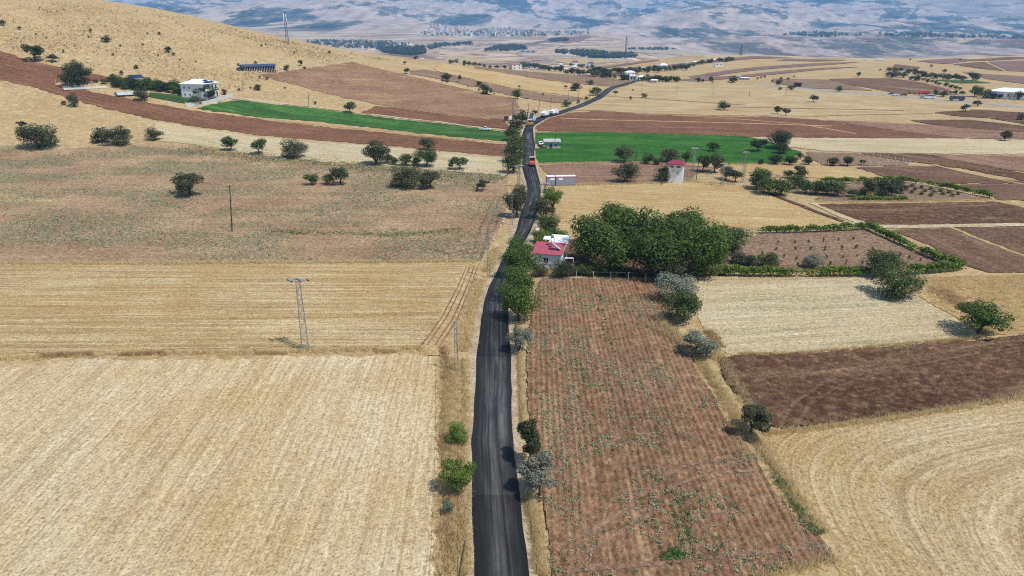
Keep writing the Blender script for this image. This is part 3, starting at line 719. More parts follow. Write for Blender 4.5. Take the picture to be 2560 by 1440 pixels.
# dry grass on banks and margins
gr = [along([(-200, 905), (120, 893), (300, 885), (640, 882), (900, 876), (1060, 872)], .05, .9),
      along([(100, 888), (240, 884)], .02, .5), along([(640, 884), (720, 884)], .02, .5), along([(940, 880), (990, 880)], .012, .45),
      along([(-200, 660), (400, 660), (1190, 654)], .06, .8),
      along([(1640, 790), (1735, 885), (1790, 960), (1850, 1060), (1905, 1120), (1965, 1210), (2050, 1335)], .012, .8),
      along([(1790, 880), (1840, 960), (1905, 1070)], .03, 1.0),
      along([(1905, 1085), (1965, 1080), (2200, 1052), (2560, 995), (2700, 975)], .03, .7),
      along([(1840, 887), (2000, 884), (2200, 866), (2440, 846)], .06, .35),
      along([(1300, 880), (1302, 960), (1310, 1080)], .02, .35), along([(1320, 1240), (1340, 1320), (1355, 1440)], .008, .55),
      along([(1125, 900), (1128, 1000), (1120, 1100), (1128, 1250), (1125, 1440)], .014, 1.3),
      along([(1125, 900), (1128, 960)], .02, .8), along([(1125, 980), (1118, 1060), (1112, 1130)], .008, .6),
      along([(1195, 700), (1170, 800), (1160, 880)], .03, 1.4), along([(1245, 620), (1215, 680)], .03, 1.2),
      along([(1400, 462), (1500, 463), (1720, 455), (1840, 462)], .06, 1.0), along([(1350, 410), (1560, 406), (1800, 412), (1960, 410)], .08, .9),
      along([(1440, 700), (1600, 700), (1740, 705)], .05, .8), along([(1880, 1452), (1980, 1426), (2092, 1398)], .03, .7), along([(1160, 900), (1165, 1000), (1160, 1100), (1162, 1300), (1165, 1440)], .03, .5), along([(1345, 470), (1375, 462)], .1, 1.0),
      sprinkle(W([(2300, 694), (2560, 690), (2700, 760), (2560, 828), (2460, 834), (2330, 760)]), 2600),
      along([(640, 295), (960, 328), (1266, 359)], .12, .8), along([(1060, 505), (2040, 506), (2300, 504), (2480, 500)][1:], .08, .8)]
scatter_mesh('dry_grass', z3(np.vstack(gr), .03), .46, 7, M['grass_dry'], .95, 'blade')
gb = [along([(110, 892), (230, 886)], .06, .5), along([(300, 888), (420, 884)], .06, .5), along([(1105, 870), (1125, 920), (1120, 950)], .06, .7), along([(1110, 1090), (1115, 1150)], .08, .6), along([(1130, 1240), (1120, 1300), (1130, 1400)], .1, .8),
      along([(2340, 720), (2420, 770)], .05, 2.0), along([(1770, 830), (1800, 870)], .05, .9), along([(1625, 820), (1690, 860)], .06, .6)]
scatter_mesh('brown_weeds', z3(np.vstack(gb), .03), .6, 8, M['grass_brown'], .9, 'blade')
HILL = W([(0, 20), (240, 6), (400, 28), (560, 66), (700, 100), (870, 134), (1000, 152), (870, 150), (700, 180), (600, 230), (300, 180), (150, 160), (0, 118)])
scatter_mesh('thistles', z3(sprinkle(HILL, 5200, lambda x, y: np.clip((fbm(x * .03, y * .03, 3, 71) - .36) * 3, .08, 1)), .02), .8, 4, M['thistle'], .9, 'blade')
# ------------------------------------------------------------------ trees
M['bark'] = plain('tree_bark', A(96, 80, 64), .9, .3, 3.0, .1)
M['bark_grey'] = plain('grey_bark', A(128, 118, 106), .9, .3, 3.0, .1)
M['lf_walnut'] = leafmat('walnut_leaf', A(63, 90, 34), A(118, 142, 63), .28)
M['lf_green'] = leafmat('green_leaf', A(67, 86, 42), A(115, 130, 71), .25)
M['lf_olive'] = leafmat('olive_green_leaf', A(74, 82, 52), A(119, 121, 83), .22)
M['lf_dark'] = leafmat('dark_leaf', A(52, 62, 36), A(91, 98, 61), .18)
M['lf_bright'] = leafmat('bright_green_leaf', A(90, 121, 44), A(148, 171, 79), .32)
M['lf_silver'] = leafmat('silver_leaf', A(110, 121, 101), A(169, 173, 149), .2)
M['lf_grey'] = leafmat('dry_grey_leaf', A(112, 114, 98), A(186, 186, 164), .15)
M['lf_yellow'] = leafmat('yellowing_leaf', A(158, 143, 52), A(207, 184, 85), .3)
M['lf_pine'] = leafmat('needle_leaf', A(53, 71, 42), A(93, 107, 66), .15)
M['lf_vine'] = leafmat('vine_leaf', A(86, 122, 36), A(150, 174, 70), .3)
def set_tint(me, t):
    a = me.attributes.new('tint', 'FLOAT', 'FACE'); a.data.foreach_set('value', t.astype(np.float32))
def tube(pts, rad, n=6):
    """tapered tube through points"""
    pts = np.asarray(pts, float); v = []
    for i, p in enumerate(pts):
        d = pts[min(i + 1, len(pts) - 1)] - pts[max(i - 1, 0)]; d /= np.linalg.norm(d) + 1e-9
        a = np.cross(d, [0, 0, 1.]) if abs(d[2]) < .9 else np.cross(d, [1., 0, 0]); a /= np.linalg.norm(a)
        b = np.cross(d, a)
        for k in range(n):
            q = 2 * math.pi * k / n
            v.append(p + rad[i] * (math.cos(q) * a + math.sin(q) * b))
    f = []
    for i in range(len(pts) - 1):
        for k in range(n):
            f.append([i * n + k, i * n + (k + 1) % n, (i + 1) * n + (k + 1) % n, (i + 1) * n + k])
    return np.array(v), np.array(f)
def joinm(parts):
    vs, fs, o = [], [], 0
    for v, f in parts: vs.append(v); fs.append(f + o); o += len(v)
    return np.vstack(vs), np.vstack(fs)
TREES = {}
SHAPE = {  # trunk top, crown centre z, crown rx, rz, lobes, lobe radius, low cut
 'round': (.18, .54, .34, .36, 17, .21, .06),
 'vase':  (.26, .62, .36, .29, 14, .18, .22),
 'bush':  (.10, .46, .36, .38, 14, .20, .0),
 'tall':  (.18, .55, .30, .38, 15, .21, .08),
 'open':  (.26, .62, .36, .30, 10, .14, .18),
 'spiky': (.20, .55, .36, .36, 16, .12, .08),
}
LOD = {'near': (5200, .042), 'mid': (1900, .066), 'far': (620, .105), 'tiny': (220, .16)}
def tree_mesh(shape, lod, seed):
    key = (shape, lod, seed)
    if key in TREES: return TREES[key]
    r = np.random.default_rng(hash((shape, seed)) % 100000 if False else seed * 101 + sum(map(ord, shape)))
    th, cz, rx, rz, nl, lr, low = SHAPE[shape]
    n, s = LOD[lod]
    lob = []
    for k in range(nl):
        for _ in range(40):
            d = r.normal(0, 1, 3); d /= np.linalg.norm(d); q = r.uniform(.35, 1.0) ** .6
            c = np.array([d[0] * rx * q, d[1] * rx * q, cz + d[2] * rz * q])
            if c[2] > low + lr * .45: break
        lob.append((c, lr * r.uniform(.65, 1.25)))
    lob.append((np.array([0, 0, cz]), lr * 1.25))
    w = np.array([l[1] ** 2 for l in lob]); w /= w.sum()
    li = r.choice(len(lob), n, p=w)
    C_ = np.array([l[0] for l in lob])[li]; R_ = np.array([l[1] for l in lob])[li]
    d = r.normal(0, 1, (n, 3)); d /= np.linalg.norm(d, axis=1)[:, None]
    rad = (r.uniform(.35, 1.0, n) ** .5) * (1 + .22 * r.normal(0, 1, n) * (r.uniform(0, 1, n) < .25))
    if shape == 'spiky': rad = rad * (1 + .55 * (np.abs(np.sin(li * 7.1 + 5 * np.arctan2(d[:, 1], d[:, 0]))) ** 6))
    c = C_ + d * (R_ * rad)[:, None] * np.array([1, 1, .92])
    rr_ = np.quantile(np.hypot(c[:, 0], c[:, 1]), .96); c[:, :2] *= .49 / rr_
    zt_ = np.quantile(c[:, 2], .995); c[:, 2] *= .98 / zt_
    for q in range(len(lob)): lob[q] = (lob[q][0] * np.array([.49 / rr_, .49 / rr_, .98 / zt_]), lob[q][1])
    c[:, 2] = np.maximum(c[:, 2], low * .6 + .02 + r.uniform(0, .04, n))
    global rng
    keep = rng; rng = r
    nr = d + r.normal(0, .55, (n, 3)) + np.array([0, 0, .35])
    v, f = leaf_quads(c, nr, s * r.uniform(.6, 1.35, n))
    rng = keep
    me = npmesh('crown', v, f)
    lt = r.uniform(0, 1, len(lob))[li]
    set_tint(me, np.clip(.55 * lt + .5 * r.uniform(0, 1, n), 0, 1))
    parts = []
    multi = shape in ('bush', 'spiky')
    tr = .035 if not multi else .022
    bend = r.normal(0, .03, 2)
    top = np.array([bend[0], bend[1], th])
    ns = 5 if lod != 'tiny' else 4
    parts.append(tube([[0, 0, -.03], [bend[0] * .3, bend[1] * .3, th * .5], top], [tr * 1.25, tr, tr * .85], ns))
    k = {'near': 9, 'mid': 6, 'far': 4, 'tiny': 2}[lod]
    for q in r.permutation(len(lob) - 1)[:k]:
        e = lob[q][0]
        m = (top * .55 + e * .45); m[2] += .02
        s0 = top if not multi else np.array([bend[0] * r.uniform(-1, 1), bend[1], .02])
        parts.append(tube([s0 - [0, 0, .01], m, e], [tr * .6, tr * .42, tr * .14], ns))
    tv, tf = joinm(parts)
    tm = npmesh('trunk', tv, tf, True)
    TREES[key] = (me, tm); return TREES[key]
CROWN = {}
def crown_with(me, mat):
    k = (me.name, mat)
    if k not in CROWN:
        m = me.copy(); m.materials.clear(); m.materials.append(M[mat]); CROWN[k] = m
    return CROWN[k]
TN = [0]
TREE_AT = []
def tree(px, py, w, h, shape, leaf, label, group=None, name='tree', cat='tree', bark='bark', lod=None, seed=None, at=None):
    b = P(px, py) if at is None else at
    k = ppm(b); dp = dep(b)
    wm = w / k
    hm = max(.70 * wm, (h / k - .42 * wm * math.sin(dp)) / math.cos(dp)) * 1.04
    if lod is None: lod = 'near' if w > 52 else 'mid' if w > 24 else 'far' if w > 11 else 'tiny'
    TN[0] += 1
    sd = seed if seed is not None else TN[0] % 5
    cm, tm = tree_mesh(shape, lod, sd)
    o = bpy.data.objects.new(name, None); COL.objects.link(o)
    o.empty_display_size = .3
    o.location = (b.x, b.y, b.z + .02 + b.y * .00035)
    o.rotation_euler = (0, 0, rng.uniform(0, 6.28))
    o.scale = (wm * 1.1, wm * 1.1 * rng.uniform(.92, 1.08), hm)
    o['label'] = label; o['category'] = cat
    if group: o['group'] = group
    link('crown', crown_with(cm, leaf), o)
    if len(tm.materials) == 0: tm.materials.append(M[bark])
    link('trunk', tm, o)
    TREE_AT.append((b, label)); return o
def trees(rows, shape, leaf, label, group, **kw):
    for i, r in enumerate(rows):
        tree(*r[:4], r[4] if len(r) > 4 else shape, r[5] if len(r) > 5 else leaf, label if isinstance(label, str) else label[i], group, **kw)
# -- foot of the hill, left
tree(95, 371, 86, 52, 'bush', 'lf_olive', 'broad rounded evergreen bush alone on the dry slope above the weedy field', name='bush', cat='bush')
tree(256, 356, 50, 38, 'bush', 'lf_dark', 'smaller left half of a pair of touching dark round bushes on the slope', name='bush', cat='bush')
tree(297, 363, 64, 46, 'bush', 'lf_olive', 'larger grey green half of a pair of touching round bushes on the slope', name='bush', cat='bush')
tree(389, 350, 38, 30, 'round', 'lf_olive', 'small round tree at the end of the pale stubble strip')
tree(577, 376, 38, 35, 'vase', 'lf_green', 'upright small tree between stubble strip and weedy field, beside a similar tree')
tree(649, 385, 42, 37, 'vase', 'lf_green', 'spreading small tree on the edge of the stubble strip and weedy field')
tree(735, 394, 64, 40, 'bush', 'lf_olive', 'wide low olive green shrub on the lower edge of the stubble strip', name='bush', cat='bush')
tree(55, 321, 24, 16, 'open', 'lf_dark', 'small dark shrub on the dry slope above the broad rounded bush', name='bush', cat='bush')
tree(186, 267, 26, 34, 'tall', 'lf_olive', 'slim two tiered tree below the ploughed red band on the slope')
tree(160, 263, 12, 10, 'bush', 'lf_dark', 'tiny dark shrub beside the slim two tiered tree', name='bush', cat='bush')
tree(88, 152, 44, 38, 'open', 'lf_dark', 'leaning dark tree at the top edge of the ploughed red band')
tree(131, 156, 26, 18, 'open', 'lf_olive', 'low open shrub uphill beside the leaning dark tree', name='bush', cat='bush')
tree(195, 212, 74, 52, 'round', 'lf_dark', 'large dark leafy tree shading the swimming pool', lod='near')
tree(195, 190, 30, 38, 'tall', 'lf_dark', 'taller narrow tree rising behind the dark tree by the pool')
tree(357, 252, 34, 34, 'tall', 'lf_olive', 'grey green tree on the fence line below the vegetable plot')
tree(516, 250, 50, 36, 'spiky', 'lf_dark', 'dark bushy tree standing before the white two storey house')
tree(490, 262, 30, 16, 'bush', 'lf_green', 'low green bush at the end of the stone wall by the vegetable plot', name='bush', cat='bush')
tree(562, 237, 15, 14, 'round', 'lf_dark', 'small rounded tree at the right corner of the white house')
trees([(8, 64, 16, 13), (49, 74, 10, 7), (227, 81, 9, 8), (267, 105, 22, 10), (398, 87, 9, 6), (422, 131, 19, 10), (357, 114, 7, 5), (301, 117, 6, 5), (283, 139, 6, 6), (341, 172, 13, 9), (305, 188, 10, 11), (434, 139, 9, 4), (159, 132, 5, 7), (369, 86, 5, 5), (654, 117, 6, 6), (665, 115, 4, 6), (736, 134, 7, 4), (880, 135, 4, 3), (90, 87, 5, 4), (596, 164, 7, 4), (222, 95, 5, 4), (396, 140, 5, 4), (490, 156, 5, 4), (450, 152, 4, 4)],
      'bush', 'lf_dark', 'small dark scrub bush scattered over the golden hillside', 'scrub bushes on the golden hillside', name='bush', cat='bush')
trees([(645, 226, 20, 11), (649, 196, 8, 4), (668, 200, 8, 8), (718, 176, 15, 13), (674, 181, 8, 8), (788, 261, 8, 8), (639, 162, 9, 9), (598, 228, 8, 7), (627, 223, 6, 6), (713, 222, 5, 5), (761, 173, 9, 5)],
      'bush', 'lf_dark', 'dark shrub on the dry ground between the white house and the reddish hill field', 'shrubs between the white house and the hill field', name='bush', cat='bush')
tree(752, 165, 12, 14, 'vase', 'lf_dark', 'small vase shaped tree above the corner of the reddish hill field')
tree(824, 136, 8, 9, 'bush', 'lf_dark', 'single dark bush on the skyline of the golden hill', name='bush', cat='bush')
tree(876, 283, 31, 27, 'vase', 'lf_green', 'lone leafy tree on the golden wedge beside the green forage strip')
for x in range(288, 462, 17):
    for d in (0, 1):
        tree(x + 9 * d + rng.uniform(-3, 3), 212 + (x - 288) * .095 + d * 8 + rng.uniform(-2, 2), 25 * rng.uniform(.85, 1.15), 24 * rng.uniform(.85, 1.2), 'tall', 'lf_walnut' if rng.uniform() < .6 else 'lf_dark',
             'orchard tree in the dense green rows left of the white house', 'orchard trees left of the white house')
trees([(260, 210, 16, 12), (275, 206, 14, 14), (240, 207, 12, 8)], 'bush', 'lf_green', 'low shrub between the pool tree and the orchard rows', 'shrubs by the pool yard', name='bush', cat='bush')
# -- hillside right part
tree(1017, 185, 16, 14, 'vase', 'lf_dark', 'small tree on the grass border above the reddish hill field')
tree(1012, 162, 9, 8, 'vase', 'lf_dark', 'tiny dark tree near the skyline of the golden hill')
tree(1115, 203, 27, 17, 'bush', 'lf_dark', 'broad dark tree on the bank between two fallow fields')
tree(1149, 206, 10, 17, 'open', 'lf_dark', 'thin upright tree on the grey brown fallow strip')
tree(1198, 216, 16, 13, 'round', 'lf_dark', 'uppermost of three dark trees clumped on the fallow bank')
tree(1207, 224, 19, 14, 'round', 'lf_dark', 'middle one of three dark trees clumped on the fallow bank')
tree(1217, 236, 30, 22, 'bush', 'lf_green', 'largest and lowest of three trees clumped on the fallow bank')
tree(1293, 248, 24, 24, 'round', 'lf_green', 'round tree standing alone beside the strip of grey brown fallow')
tree(1336, 289, 14, 16, 'tall', 'lf_dark', 'small dark tree beside the wooden poles uphill of the trucks')
trees([(1105, 206, 6, 6), (1119, 209, 6, 6), (1197, 231, 6, 9), (1298, 222, 7, 8), (1357, 241, 6, 7), (1090, 199, 5, 4), (1236, 237, 6, 4), (1312, 250, 5, 6), (1319, 251, 4, 6), (1170, 220, 4, 5)],
      'open', 'lf_dark', 'very small shrub along the grassy field borders of the hillside', 'small shrubs on the hillside borders', name='bush', cat='bush')
trees([(1128, 160, 14, 10), (1141, 158, 14, 10), (1162, 164, 14, 12), (1174, 165, 13, 11), (1186, 166, 14, 10), (1198, 167, 11, 7), (1211, 169, 11, 6), (1225, 171, 10, 4), (1243, 172, 12, 4), (1262, 173, 12, 4)],
      'bush', 'lf_dark', 'dark tree in the hedgerow behind the crest of the golden field', 'hedgerow trees behind the golden crest')
tree(1040, 149, 12, 6, 'bush', 'lf_dark', 'flat dark bush on the far side of the golden hill crest', name='bush', cat='bush')
# -- along the far road
trees([(1416, 267, 22, 17), (1446, 259, 10, 9), (1465, 252, 11, 10)], 'bush', 'lf_green', 'green bush on the left verge of the climbing road', 'bushes on the verge of the climbing road', name='bush', cat='bush')
tree(1488, 239, 28, 18, 'bush', 'lf_green', 'wide green tree close to the bend of the climbing road')
tree(1438, 228, 27, 20, 'round', 'lf_dark', 'dark round tree in the pale stubble left of the climbing road')
tree(1414, 222, 10, 8, 'open', 'lf_olive', 'sparse little shrub beside the dark round tree in the stubble', name='bush', cat='bush')
tree(1475, 213, 18, 13, 'bush', 'lf_olive', 'grey green tree on the edge of the fallow below the hamlet')
tree(1539, 239, 14, 11, 'open', 'lf_olive', 'sparse shrub right of the climbing road', name='bush', cat='bush')
trees([(1582, 229, 5, 6), (1576, 250, 7, 9), (1781, 208, 5, 5)], 'bush', 'lf_dark', 'tiny dark bush in the stubble right of the climbing road', 'tiny bushes in the stubble', name='bush', cat='bush')
tree(1610, 245, 15, 12, 'round', 'lf_olive', 'small grey green tree in the stubble right of the climbing road')
tree(1810, 276, 30, 22, 'round', 'lf_dark', 'dark round tree alone at the end of a brown strip in the stubble')
tree(1944, 286, 20, 20, 'vase', 'lf_dark', 'left tree of two standing above the dark ploughed plain')
tree(1965, 289, 20, 17, 'vase', 'lf_dark', 'right tree of two standing above the dark ploughed plain')
tree(2033, 256, 22, 18, 'vase', 'lf_dark', 'solitary dark tree in the stubble below the farm shed')
tree(2413, 279, 24, 18, 'vase', 'lf_dark', 'round tree at the corner of a dark ploughed patch by the highway')
tree(2443, 266, 21, 13, 'bush', 'lf_dark', 'low round tree directly on the highway verge')
tree(2512, 352, 28, 25, 'vase', 'lf_dark', 'solitary round tree on the edge of the wide pale stubble')
trees([(1948, 213, 17, 14), (1832, 208, 24, 14), (1745, 206, 13, 12), (1757, 207, 8, 9), (1778, 205, 13, 12), (1978, 226, 18, 12), (1952, 199, 8, 6), (1970, 200, 8, 5), (1985, 195, 6, 5), (1930, 207, 6, 7), (1950, 226, 10, 7), (1902, 196, 6, 4), (1911, 195, 7, 5), (1893, 199, 7, 4)],
      'bush', 'lf_dark', 'dark tree among the plots between hamlet and farm shed', 'trees between hamlet and farm shed')
tree(2145, 193, 12, 12, 'vase', 'lf_dark', 'little dark tree standing in the curving pale field')
tree(2098, 231, 18, 15, 'round', 'lf_olive', 'grey green tree beside the ditch of the highway')
trees([(2200, 177, 6, 4), (2328, 168, 7, 6), (2361, 182, 12, 8), (2275, 152, 6, 5), (2400, 152, 6, 4)], 'bush', 'lf_dark', 'isolated dark tree on the far rolling fields', 'isolated trees on the far fields')
trees([(2222, 179, 15, 9), (2238, 181, 16, 9), (2252, 180, 14, 7), (2224, 195, 20, 13), (2240, 195, 22, 12), (2258, 194, 20, 11), (2272, 185, 16, 11), (2285, 183, 15, 10), (2290, 190, 18, 11), (2305, 190, 18, 12), (2278, 200, 14, 9), (2293, 202, 13, 13), (2312, 197, 20, 10), (2328, 197, 20, 12), (2343, 197, 18, 11), (2357, 198, 18, 11), (2372, 200, 20, 11), (2388, 201, 22, 12), (2404, 203, 18, 9), (2432, 201, 28, 15)],
      'bush', 'lf_dark', 'leafy tree in the grove around the farm garden beyond the highway', 'grove around the farm garden')
trees([(2308, 204, 10, 8), (2318, 207, 13, 10), (2329, 208, 9, 8), (2340, 212, 12, 9), (2348, 214, 10, 7), (2364, 217, 14, 10), (2377, 221, 13, 9), (2388, 224, 12, 9), (2398, 226, 11, 8)],
      'round', 'lf_dark', 'tree in the planted row climbing from the highway to the farm', 'tree row climbing from the highway')
trees([(2338, 240, 13, 15, 'tall'), (2358, 242, 20, 13), (2388, 236, 13, 10), (2405, 238, 14, 11), (2376, 235, 5, 5), (2318, 234, 5, 4), (2300, 236, 5, 5), (2287, 237, 5, 4), (2272, 235, 5, 5)], 'bush', 'lf_dark', 'tree on the far verge of the highway', 'trees on the far highway verge')
trees([(2436, 242, 32, 26, 'round', 'lf_green'), (2456, 246, 24, 18, 'round', 'lf_green'), (2466, 245, 18, 20, 'tall'), (2482, 247, 20, 14), (2500, 247, 14, 12), (2522, 248, 20, 16), (2545, 250, 20, 22, 'tall')],
      'bush', 'lf_dark', 'tree in the dense planting before the long factory hall', 'trees before the factory hall')
tree(2552, 300, 22, 18, 'bush', 'lf_olive', 'grey green bush on the track end below the highway', name='bush', cat='bush')
# -- strip by the green field
tree(1560, 406, 46, 44, 'tall', 'lf_olive', 'dusty tall tree on the lower edge of the lush green field')
tree(1562, 456, 62, 54, 'round', 'lf_olive', 'wide dusty tree between the grey containers and the white tower', lod='near')
tree(1618, 410, 30, 30, 'tall', 'lf_olive', 'narrow dusty tree left of the red roofed tower, on the field edge')
tree(1645, 412, 26, 20, 'bush', 'lf_olive', 'low dusty bush between two taller trees behind the tower', name='bush', cat='bush')
tree(1676, 406, 46, 30, 'round', 'lf_olive', 'tree whose crown shows over the red roof of the tower')
tree(1716, 406, 24, 30, 'tall', 'lf_olive', 'slender tree just right of the tower roof at the field edge')
tree(1660, 454, 46, 42, 'tall', 'lf_dark', 'dark green tree hiding the left side of the white tower')
tree(1782, 379, 30, 20, 'vase', 'lf_dark', 'small umbrella shaped tree out in the lush green field')
tree(1895, 379, 40, 32, 'vase', 'lf_dark', 'leaning umbrella tree on the right end of the green field')
tree(1947, 372, 62, 40, 'round', 'lf_dark', 'broad dark tree on the upper right border of the green field')
tree(1756, 430, 36, 42, 'vase', 'lf_olive', 'dusty tree with bare lower trunk next to the lattice mast')
tree(1786, 432, 46, 50, 'vase', 'lf_olive', 'largest dusty tree with bare trunk right of the lattice mast')
tree(1815, 449, 38, 34, 'vase', 'lf_olive', 'left of two dusty trees leaning over the golden bank')
tree(1838, 455, 32, 30, 'vase', 'lf_olive', 'right of two dusty trees leaning over the golden bank')
trees([(1956, 384, 36, 26), (1937, 411, 34, 22), (1974, 412, 32, 22), (2001, 398, 18, 16), (2020, 412, 28, 20), (1902, 411, 18, 14)], 'round', 'lf_dark', ['dark tree right below the broad tree on the green field border', 'dark tree on the lower green field edge before the pointed end', 'dark tree at the lower corner of the pointed green field end', 'small dark tree at the very tip of the green field', 'dark tree beside the near corner of the wire fenced plot', 'small dark tree alone on the lower green field edge near the pylon'], 'trees at the pointed end of the green field')
tree(2081, 415, 27, 22, 'round', 'lf_dark', 'left and widest of three trees inside the wire fenced plot')
tree(2118, 415, 25, 25, 'vase', 'lf_dark', 'middle and tallest of three trees inside the wire fenced plot')
tree(2156, 413, 15, 14, 'vase', 'lf_dark', 'smallest of three trees inside the wire fenced plot')
trees([(1892, 472, 58, 50), (1922, 486, 60, 44), (1952, 488, 54, 40), (1905, 452, 40, 34), (1968, 444, 26, 18), (1985, 470, 44, 36), (2012, 483, 44, 36), (2040, 486, 46, 38), (2066, 488, 44, 38), (2092, 491, 50, 38)],
      'round', 'lf_green', 'tree in the dense clump left of the hedged garden', 'dense clump left of the hedged garden', lod='mid')
tree(2003, 448, 42, 36, 'spiky', 'lf_olive', 'spiky grey green tree rising over the dense clump by the garden')
tree(2129, 493, 28, 22, 'vase', 'lf_green', 'small garden tree between the dense clump and the wide garden trees')
trees([(2176, 491, 58, 40), (2212, 489, 60, 42), (2242, 483, 44, 36)], 'bush', 'lf_dark', ['wide dark garden tree standing over the yellow bush', 'widest dark tree in the centre of the hedged garden', 'dark garden tree closest to the slanting vine hedge'], 'wide trees inside the hedged garden', lod='mid')
tree(2175, 499, 18, 20, 'tall', 'lf_yellow', 'yellow flowering bush at the foot of the wide garden trees', name='bush', cat='bush')
trees([(2280 + 23 * i + 8 * (j % 2), 468 + j * 8 + i * 4, 12, 9) for i in range(6) for j in range(3) if 468 + j * 8 + i * 4 < 496], 'bush', 'lf_green', 'low green vegetable bush in the hedged garden plot', 'bushes in the hedged garden', name='bush', cat='bush')
# -- walnut grove and orchard right of the house
GW = 'walnut trees of the grove beside the red roofed house'
trees([(1484, 657, 116, 126), (1530, 622, 120, 118), (1592, 628, 130, 118), (1548, 682, 120, 118), (1622, 692, 130, 132), (1700, 612, 104, 96), (1712, 655, 120, 122), (1758, 690, 126, 146), (1652, 632, 92, 92), (1792, 648, 70, 80)],
      'round', 'lf_walnut', ['walnut tree of the grove standing directly beside the house canopy', 'walnut tree at the back of the grove behind the one by the canopy', 'walnut tree in the middle of the back row of the grove', 'walnut tree in the front row between fence and canopy side of the grove', 'broad walnut tree in the middle of the front row of the grove', 'walnut tree at the back of the grove toward the upper stubble', 'walnut tree in the grove behind its tall outermost one', 'tall outermost walnut tree of the grove beside the orchard plot', 'walnut tree in the very centre of the grove', 'walnut tree on the orchard side of the grove behind the tall outermost one'], GW)
tree(1822, 624, 86, 62, 'round', 'lf_green', 'separate rounded tree at the right end of the walnut grove')
tree(1540, 566, 62, 58, 'spiky', 'lf_dark', 'dark needle tree poking out above the walnut grove')
trees([(1450, 688, 36, 30), (1478, 691, 38, 28), (1508, 692, 38, 30), (1540, 694, 40, 28), (1572, 695, 36, 26)], 'bush', 'lf_green', ['low shrub by the first fence post next to the garden table', 'low shrub behind the second fence post of the grove fence', 'low shrub at the middle of the grove fence', 'low shrub under the front walnut tree at the grove fence', 'low shrub at the shaded far end of the grove fence'], 'shrubs along the grove fence', name='bush', cat='bush', lod='mid')
tree(1660, 702, 92, 78, 'bush', 'lf_olive', 'loose grey green tree at the front corner of the walnut grove')
trees([(1828, 632, 30, 34), (1845, 660, 44, 36), (1872, 664, 40, 30)], 'tall', 'lf_olive', ['young pale tree beside the separate rounded grove tree', 'young pale tree between the grove and the near vine hedge', 'young pale tree next to the bushy green orchard tree'], 'young trees between grove and orchard', lod='mid')
tree(1919, 668, 50, 42, 'bush', 'lf_green', 'bushy green tree at the lower left of the sapling orchard')
tree(1826, 624, 26, 26, 'tall', 'lf_yellow', 'yellowish young tree at the edge of the grove', lod='mid')
tree(2031, 669, 48, 32, 'bush', 'lf_silver', 'compact round blue green bush inside the sapling orchard', name='bush', cat='bush', lod='near')
tree(2214, 690, 90, 66, 'round', 'lf_green', 'upper tree of the pair overgrowing the vine hedge of the orchard')
tree(2237, 740, 104, 84, 'bush', 'lf_green', 'lower tree of the pair in front of the vine hedge of the orchard')
tree(2446, 833, 112, 82, 'vase', 'lf_walnut', 'lone umbrella shaped tree on the corner above the dark ploughed field', seed=2)
sap = [(1945, 610), (1987, 610), (2022, 608), (2058, 606), (2095, 604), (2132, 602), (1940, 626), (1988, 626), (2026, 626), (2062, 627), (2104, 625), (2140, 623), (1990, 650), (2066, 648), (2106, 646), (2142, 644), (2180, 625), (1994, 664), (2075, 665), (2114, 664), (2155, 664), (2250, 640), (2272, 648), (2300, 655), (1905, 640), (1960, 645)]
for a, b in sap:
    tree(a, b, 6 * rng.uniform(.7, 1.2), 12 * rng.uniform(.7, 1.1), 'tall', 'lf_green', 'thin young sapling planted in the bare orchard plot', 'saplings in the bare orchard', name='sapling', cat='sapling', lod='tiny')
# -- road corridor
tree(1380, 526, 52, 58, 'spiky', 'lf_bright', 'bright green tree beside the road, upper one by the lattice pole', lod='near')
tree(1356, 548, 58, 54, 'bush', 'lf_olive', 'grey green tree leaning over the road above the house')
tree(1368, 590, 62, 56, 'round', 'lf_green', 'dark leafy tree just above the white garden frames')
tree(1352, 606, 46, 40, 'bush', 'lf_bright', 'bright vine covered shrub behind the red roofed house', name='bush', cat='bush', lod='near')
tree(1398, 606, 44, 16, 'bush', 'lf_vine', 'low bright vine row behind the white canopy', name='bush', cat='bush', lod='mid')
trees([(1304, 652, 66, 66), (1306, 700, 88, 86), (1300, 750, 92, 90), (1296, 802, 86, 100)], 'round', 'lf_walnut', ['leafy verge tree overhanging the asphalt right beside the red roofed house', 'leafy verge tree overhanging the asphalt before the brownish shrub of the house', 'leafy verge tree between house and ploughed field overhanging the asphalt', 'leafy verge tree overhanging the asphalt just above the silvery shrub'], 'verge trees overhanging the asphalt')
tree(1296, 882, 62, 70, 'spiky', 'lf_silver', 'silvery shrub on the right verge below the overhanging trees', name='bush', cat='bush')
tree(1404, 694, 60, 40, 'bush', 'lf_dark', 'dark shrub in front of the right corner of the red roofed house', name='bush', cat='bush')
tree(1352, 690, 40, 38, 'tall', 'lf_olive', 'brownish green shrub beside the front window of the red roofed house', name='bush', cat='bush', lod='near')
tree(1292, 545, 62, 84, 'tall', 'lf_olive', 'tall dusty tree on the left verge opposite the lattice pole')
trees([(1284, 432, 52, 50), (1287, 405, 52, 52), (1288, 382, 48, 48), (1285, 352, 40, 34)], 'round', 'lf_green', ['tree of the dense left verge row closest to the lattice pole', 'tree of the dense left verge row directly across from the road roller', 'tree of the dense left verge row beside the end of the ploughed red band', 'tree of the dense left verge row beside the end of the green forage strip'], 'dense tree row on the left verge', lod='mid')
tree(1290, 332, 36, 34, 'round', 'lf_dark', 'dark tree on the left verge beside the paving machine')
tree(1303, 309, 40, 34, 'bush', 'lf_dark', 'dark tree clump on the left verge behind the paving machine')
